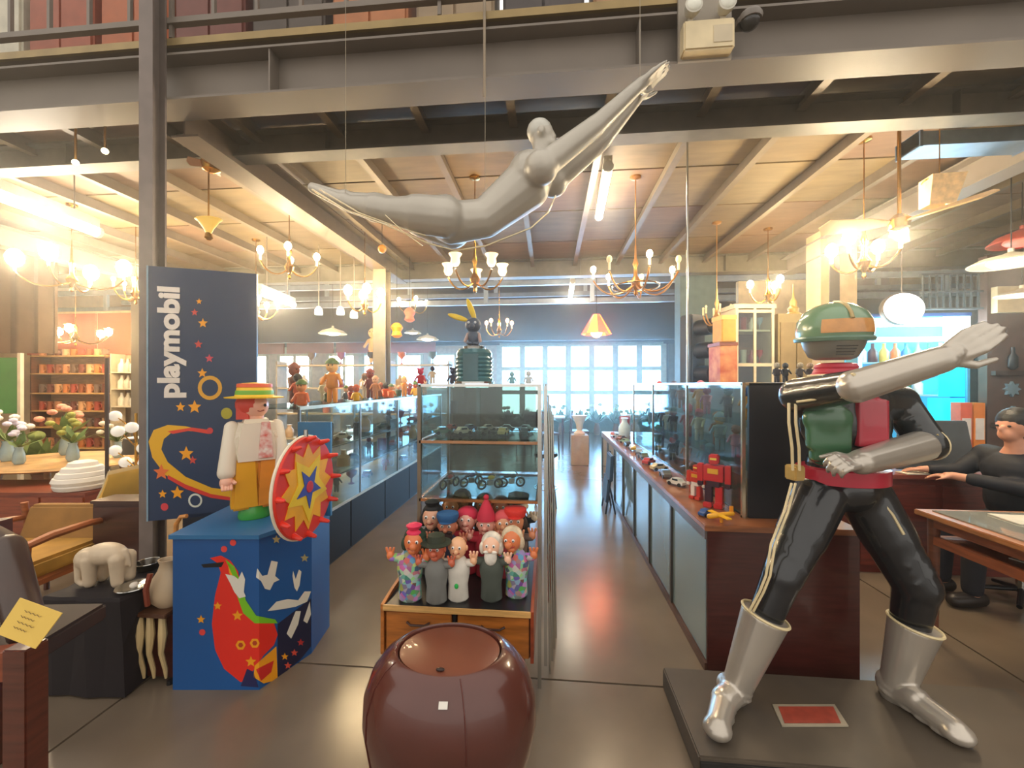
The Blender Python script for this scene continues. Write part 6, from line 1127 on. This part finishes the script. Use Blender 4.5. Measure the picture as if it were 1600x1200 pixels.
b.ell(Q(0, 0, .90), (.13, .17, .14)).ell(Q(.02, 0, .70), (.13, .17, .2)).ell(Q(.04, 0, .52), (.15, .19, .12)).caps(nk-up*.0, Q(0, 0, .98), .06, .09)
el2 = Q(-.12, .26, .84); wr2 = LD(3.26, 3.18, .83)
b.caps(sh1, el1, .055, .045).caps(el1, wr1, .042, .028).caps(sh2, el2, .055, .045).caps(el2, wr2, .042, .028)
for s_ in (-.1, .1): k1 = Q(-.40, s_, .50); b.caps(Q(0, s_, .50), k1, .085, .065).caps(k1, Q(-.42, s_, .08), .06, .04).caps(Q(-.40, s_, .05), Q(-.52, s_, .035), .042, .035)
hand(b, wr1, tp1, up, .17, .25, .1); hand(b, wr2, wr2+LD(-.09, .06, -.01), up, .17, .25, .1, -1)
finish(b, 'body', SKN, t, .009, 3)
b = MB(); b.ell(Q(0, 0, .89), (.15, .19, .15)).ell(Q(.02, 0, .70), (.15, .19, .22)).caps(Q(0, -.1, .96), sh1, .08, .075).caps(Q(0, .1, .96), sh2, .09, .085).caps(sh1, el1, .070, .060).caps(el1, el1.lerp(wr1, .75), .060, .045).caps(sh2, el2, .075, .062).caps(el2, el2.lerp(wr2, .75), .058, .045).caps(nk-up*.06, Q(0, 0, .96), .065, .11)
for f in range(4): b.caps(sh1.lerp(Q(.02, -.1, .6), .25*f), sh1.lerp(Q(.02, -.1, .6), .25*f)+LD(-.1, -.02, -.12), .02, .014, 8)
finish(b, 'navy_shirt', NAV, t, .012, 3)
for s_ in (-.1, .1): MB().caps(Q(-.38, s_, .055), Q(-.54, s_, .045), .052, .044, fl=(1, 1)).build('shoe', mat((40, 34, 32), .4), t, smooth=True)
b = MB(); b.ell(Q(.04, 0, .53), (.165, .205, .13))
for s_ in (-.1, .1): k1 = Q(-.40, s_, .50); b.caps(Q(0, s_, .50), k1, .10, .078).caps(k1, Q(-.42, s_, .12), .072, .055)
finish(b, 'trousers', mat((40, 40, 48), .8), t, .012, 3)
b = MB(); b.ell(hd_+LD(.018, 0, .045), (.094, .102, .098)).ell(hd_+LD(.045, -.0, -.01), (.072, .098, .095)); finish(b, 'hair', mat((26, 24, 26), .5, 0, .3, 40, 0, .3), t, .008, 2)
for s_ in (-.035, .035): MB().ell(hd_+LD(-.075, s_, .012), (.008, .011, .008)).build('eye', BLACK, t)
t = thing('office_stool', (Q(.06, 0, 0)), 'round stool under the person in the navy shirt', 'stool')
MB().lathe(Q(.04, 0, .36), [(.19, 0), (.2, .02), (.17, .045), (.001, .045)], 24).build('seat', BLACK, t, smooth=True); MB().cone(Q(.04, 0, .36), Q(.04, 0, .06), .03).build('post', CHROME, t)
for i in range(5): a = 1.257*i; MB().cone(Q(.04, 0, .07), Q(.04+.24*math.cos(a), .24*math.sin(a), .02), .018, .014).build('leg', BLACK, t)
# ============================================================ HAZE volume added to imitate lens glow; the hall air is clear
hz = MB().bb(-12, 10, -3, 15.5, -.4, 5.6).build('glow_haze', bpy.data.materials.new('glow_haze')); hz['kind'] = 'stuff'
hm = hz.data.materials[0]; hm.use_nodes = True; nt = hm.node_tree
for n in list(nt.nodes): nt.nodes.remove(n)
ho = nt.nodes.new('ShaderNodeOutputMaterial'); vs_ = nt.nodes.new('ShaderNodeVolumeScatter'); vs_.inputs['Density'].default_value = .015; vs_.inputs['Anisotropy'].default_value = .88; vs_.inputs['Color'].default_value = (1, .95, .88, 1)
nt.links.new(vs_.outputs[0], ho.inputs['Volume'])
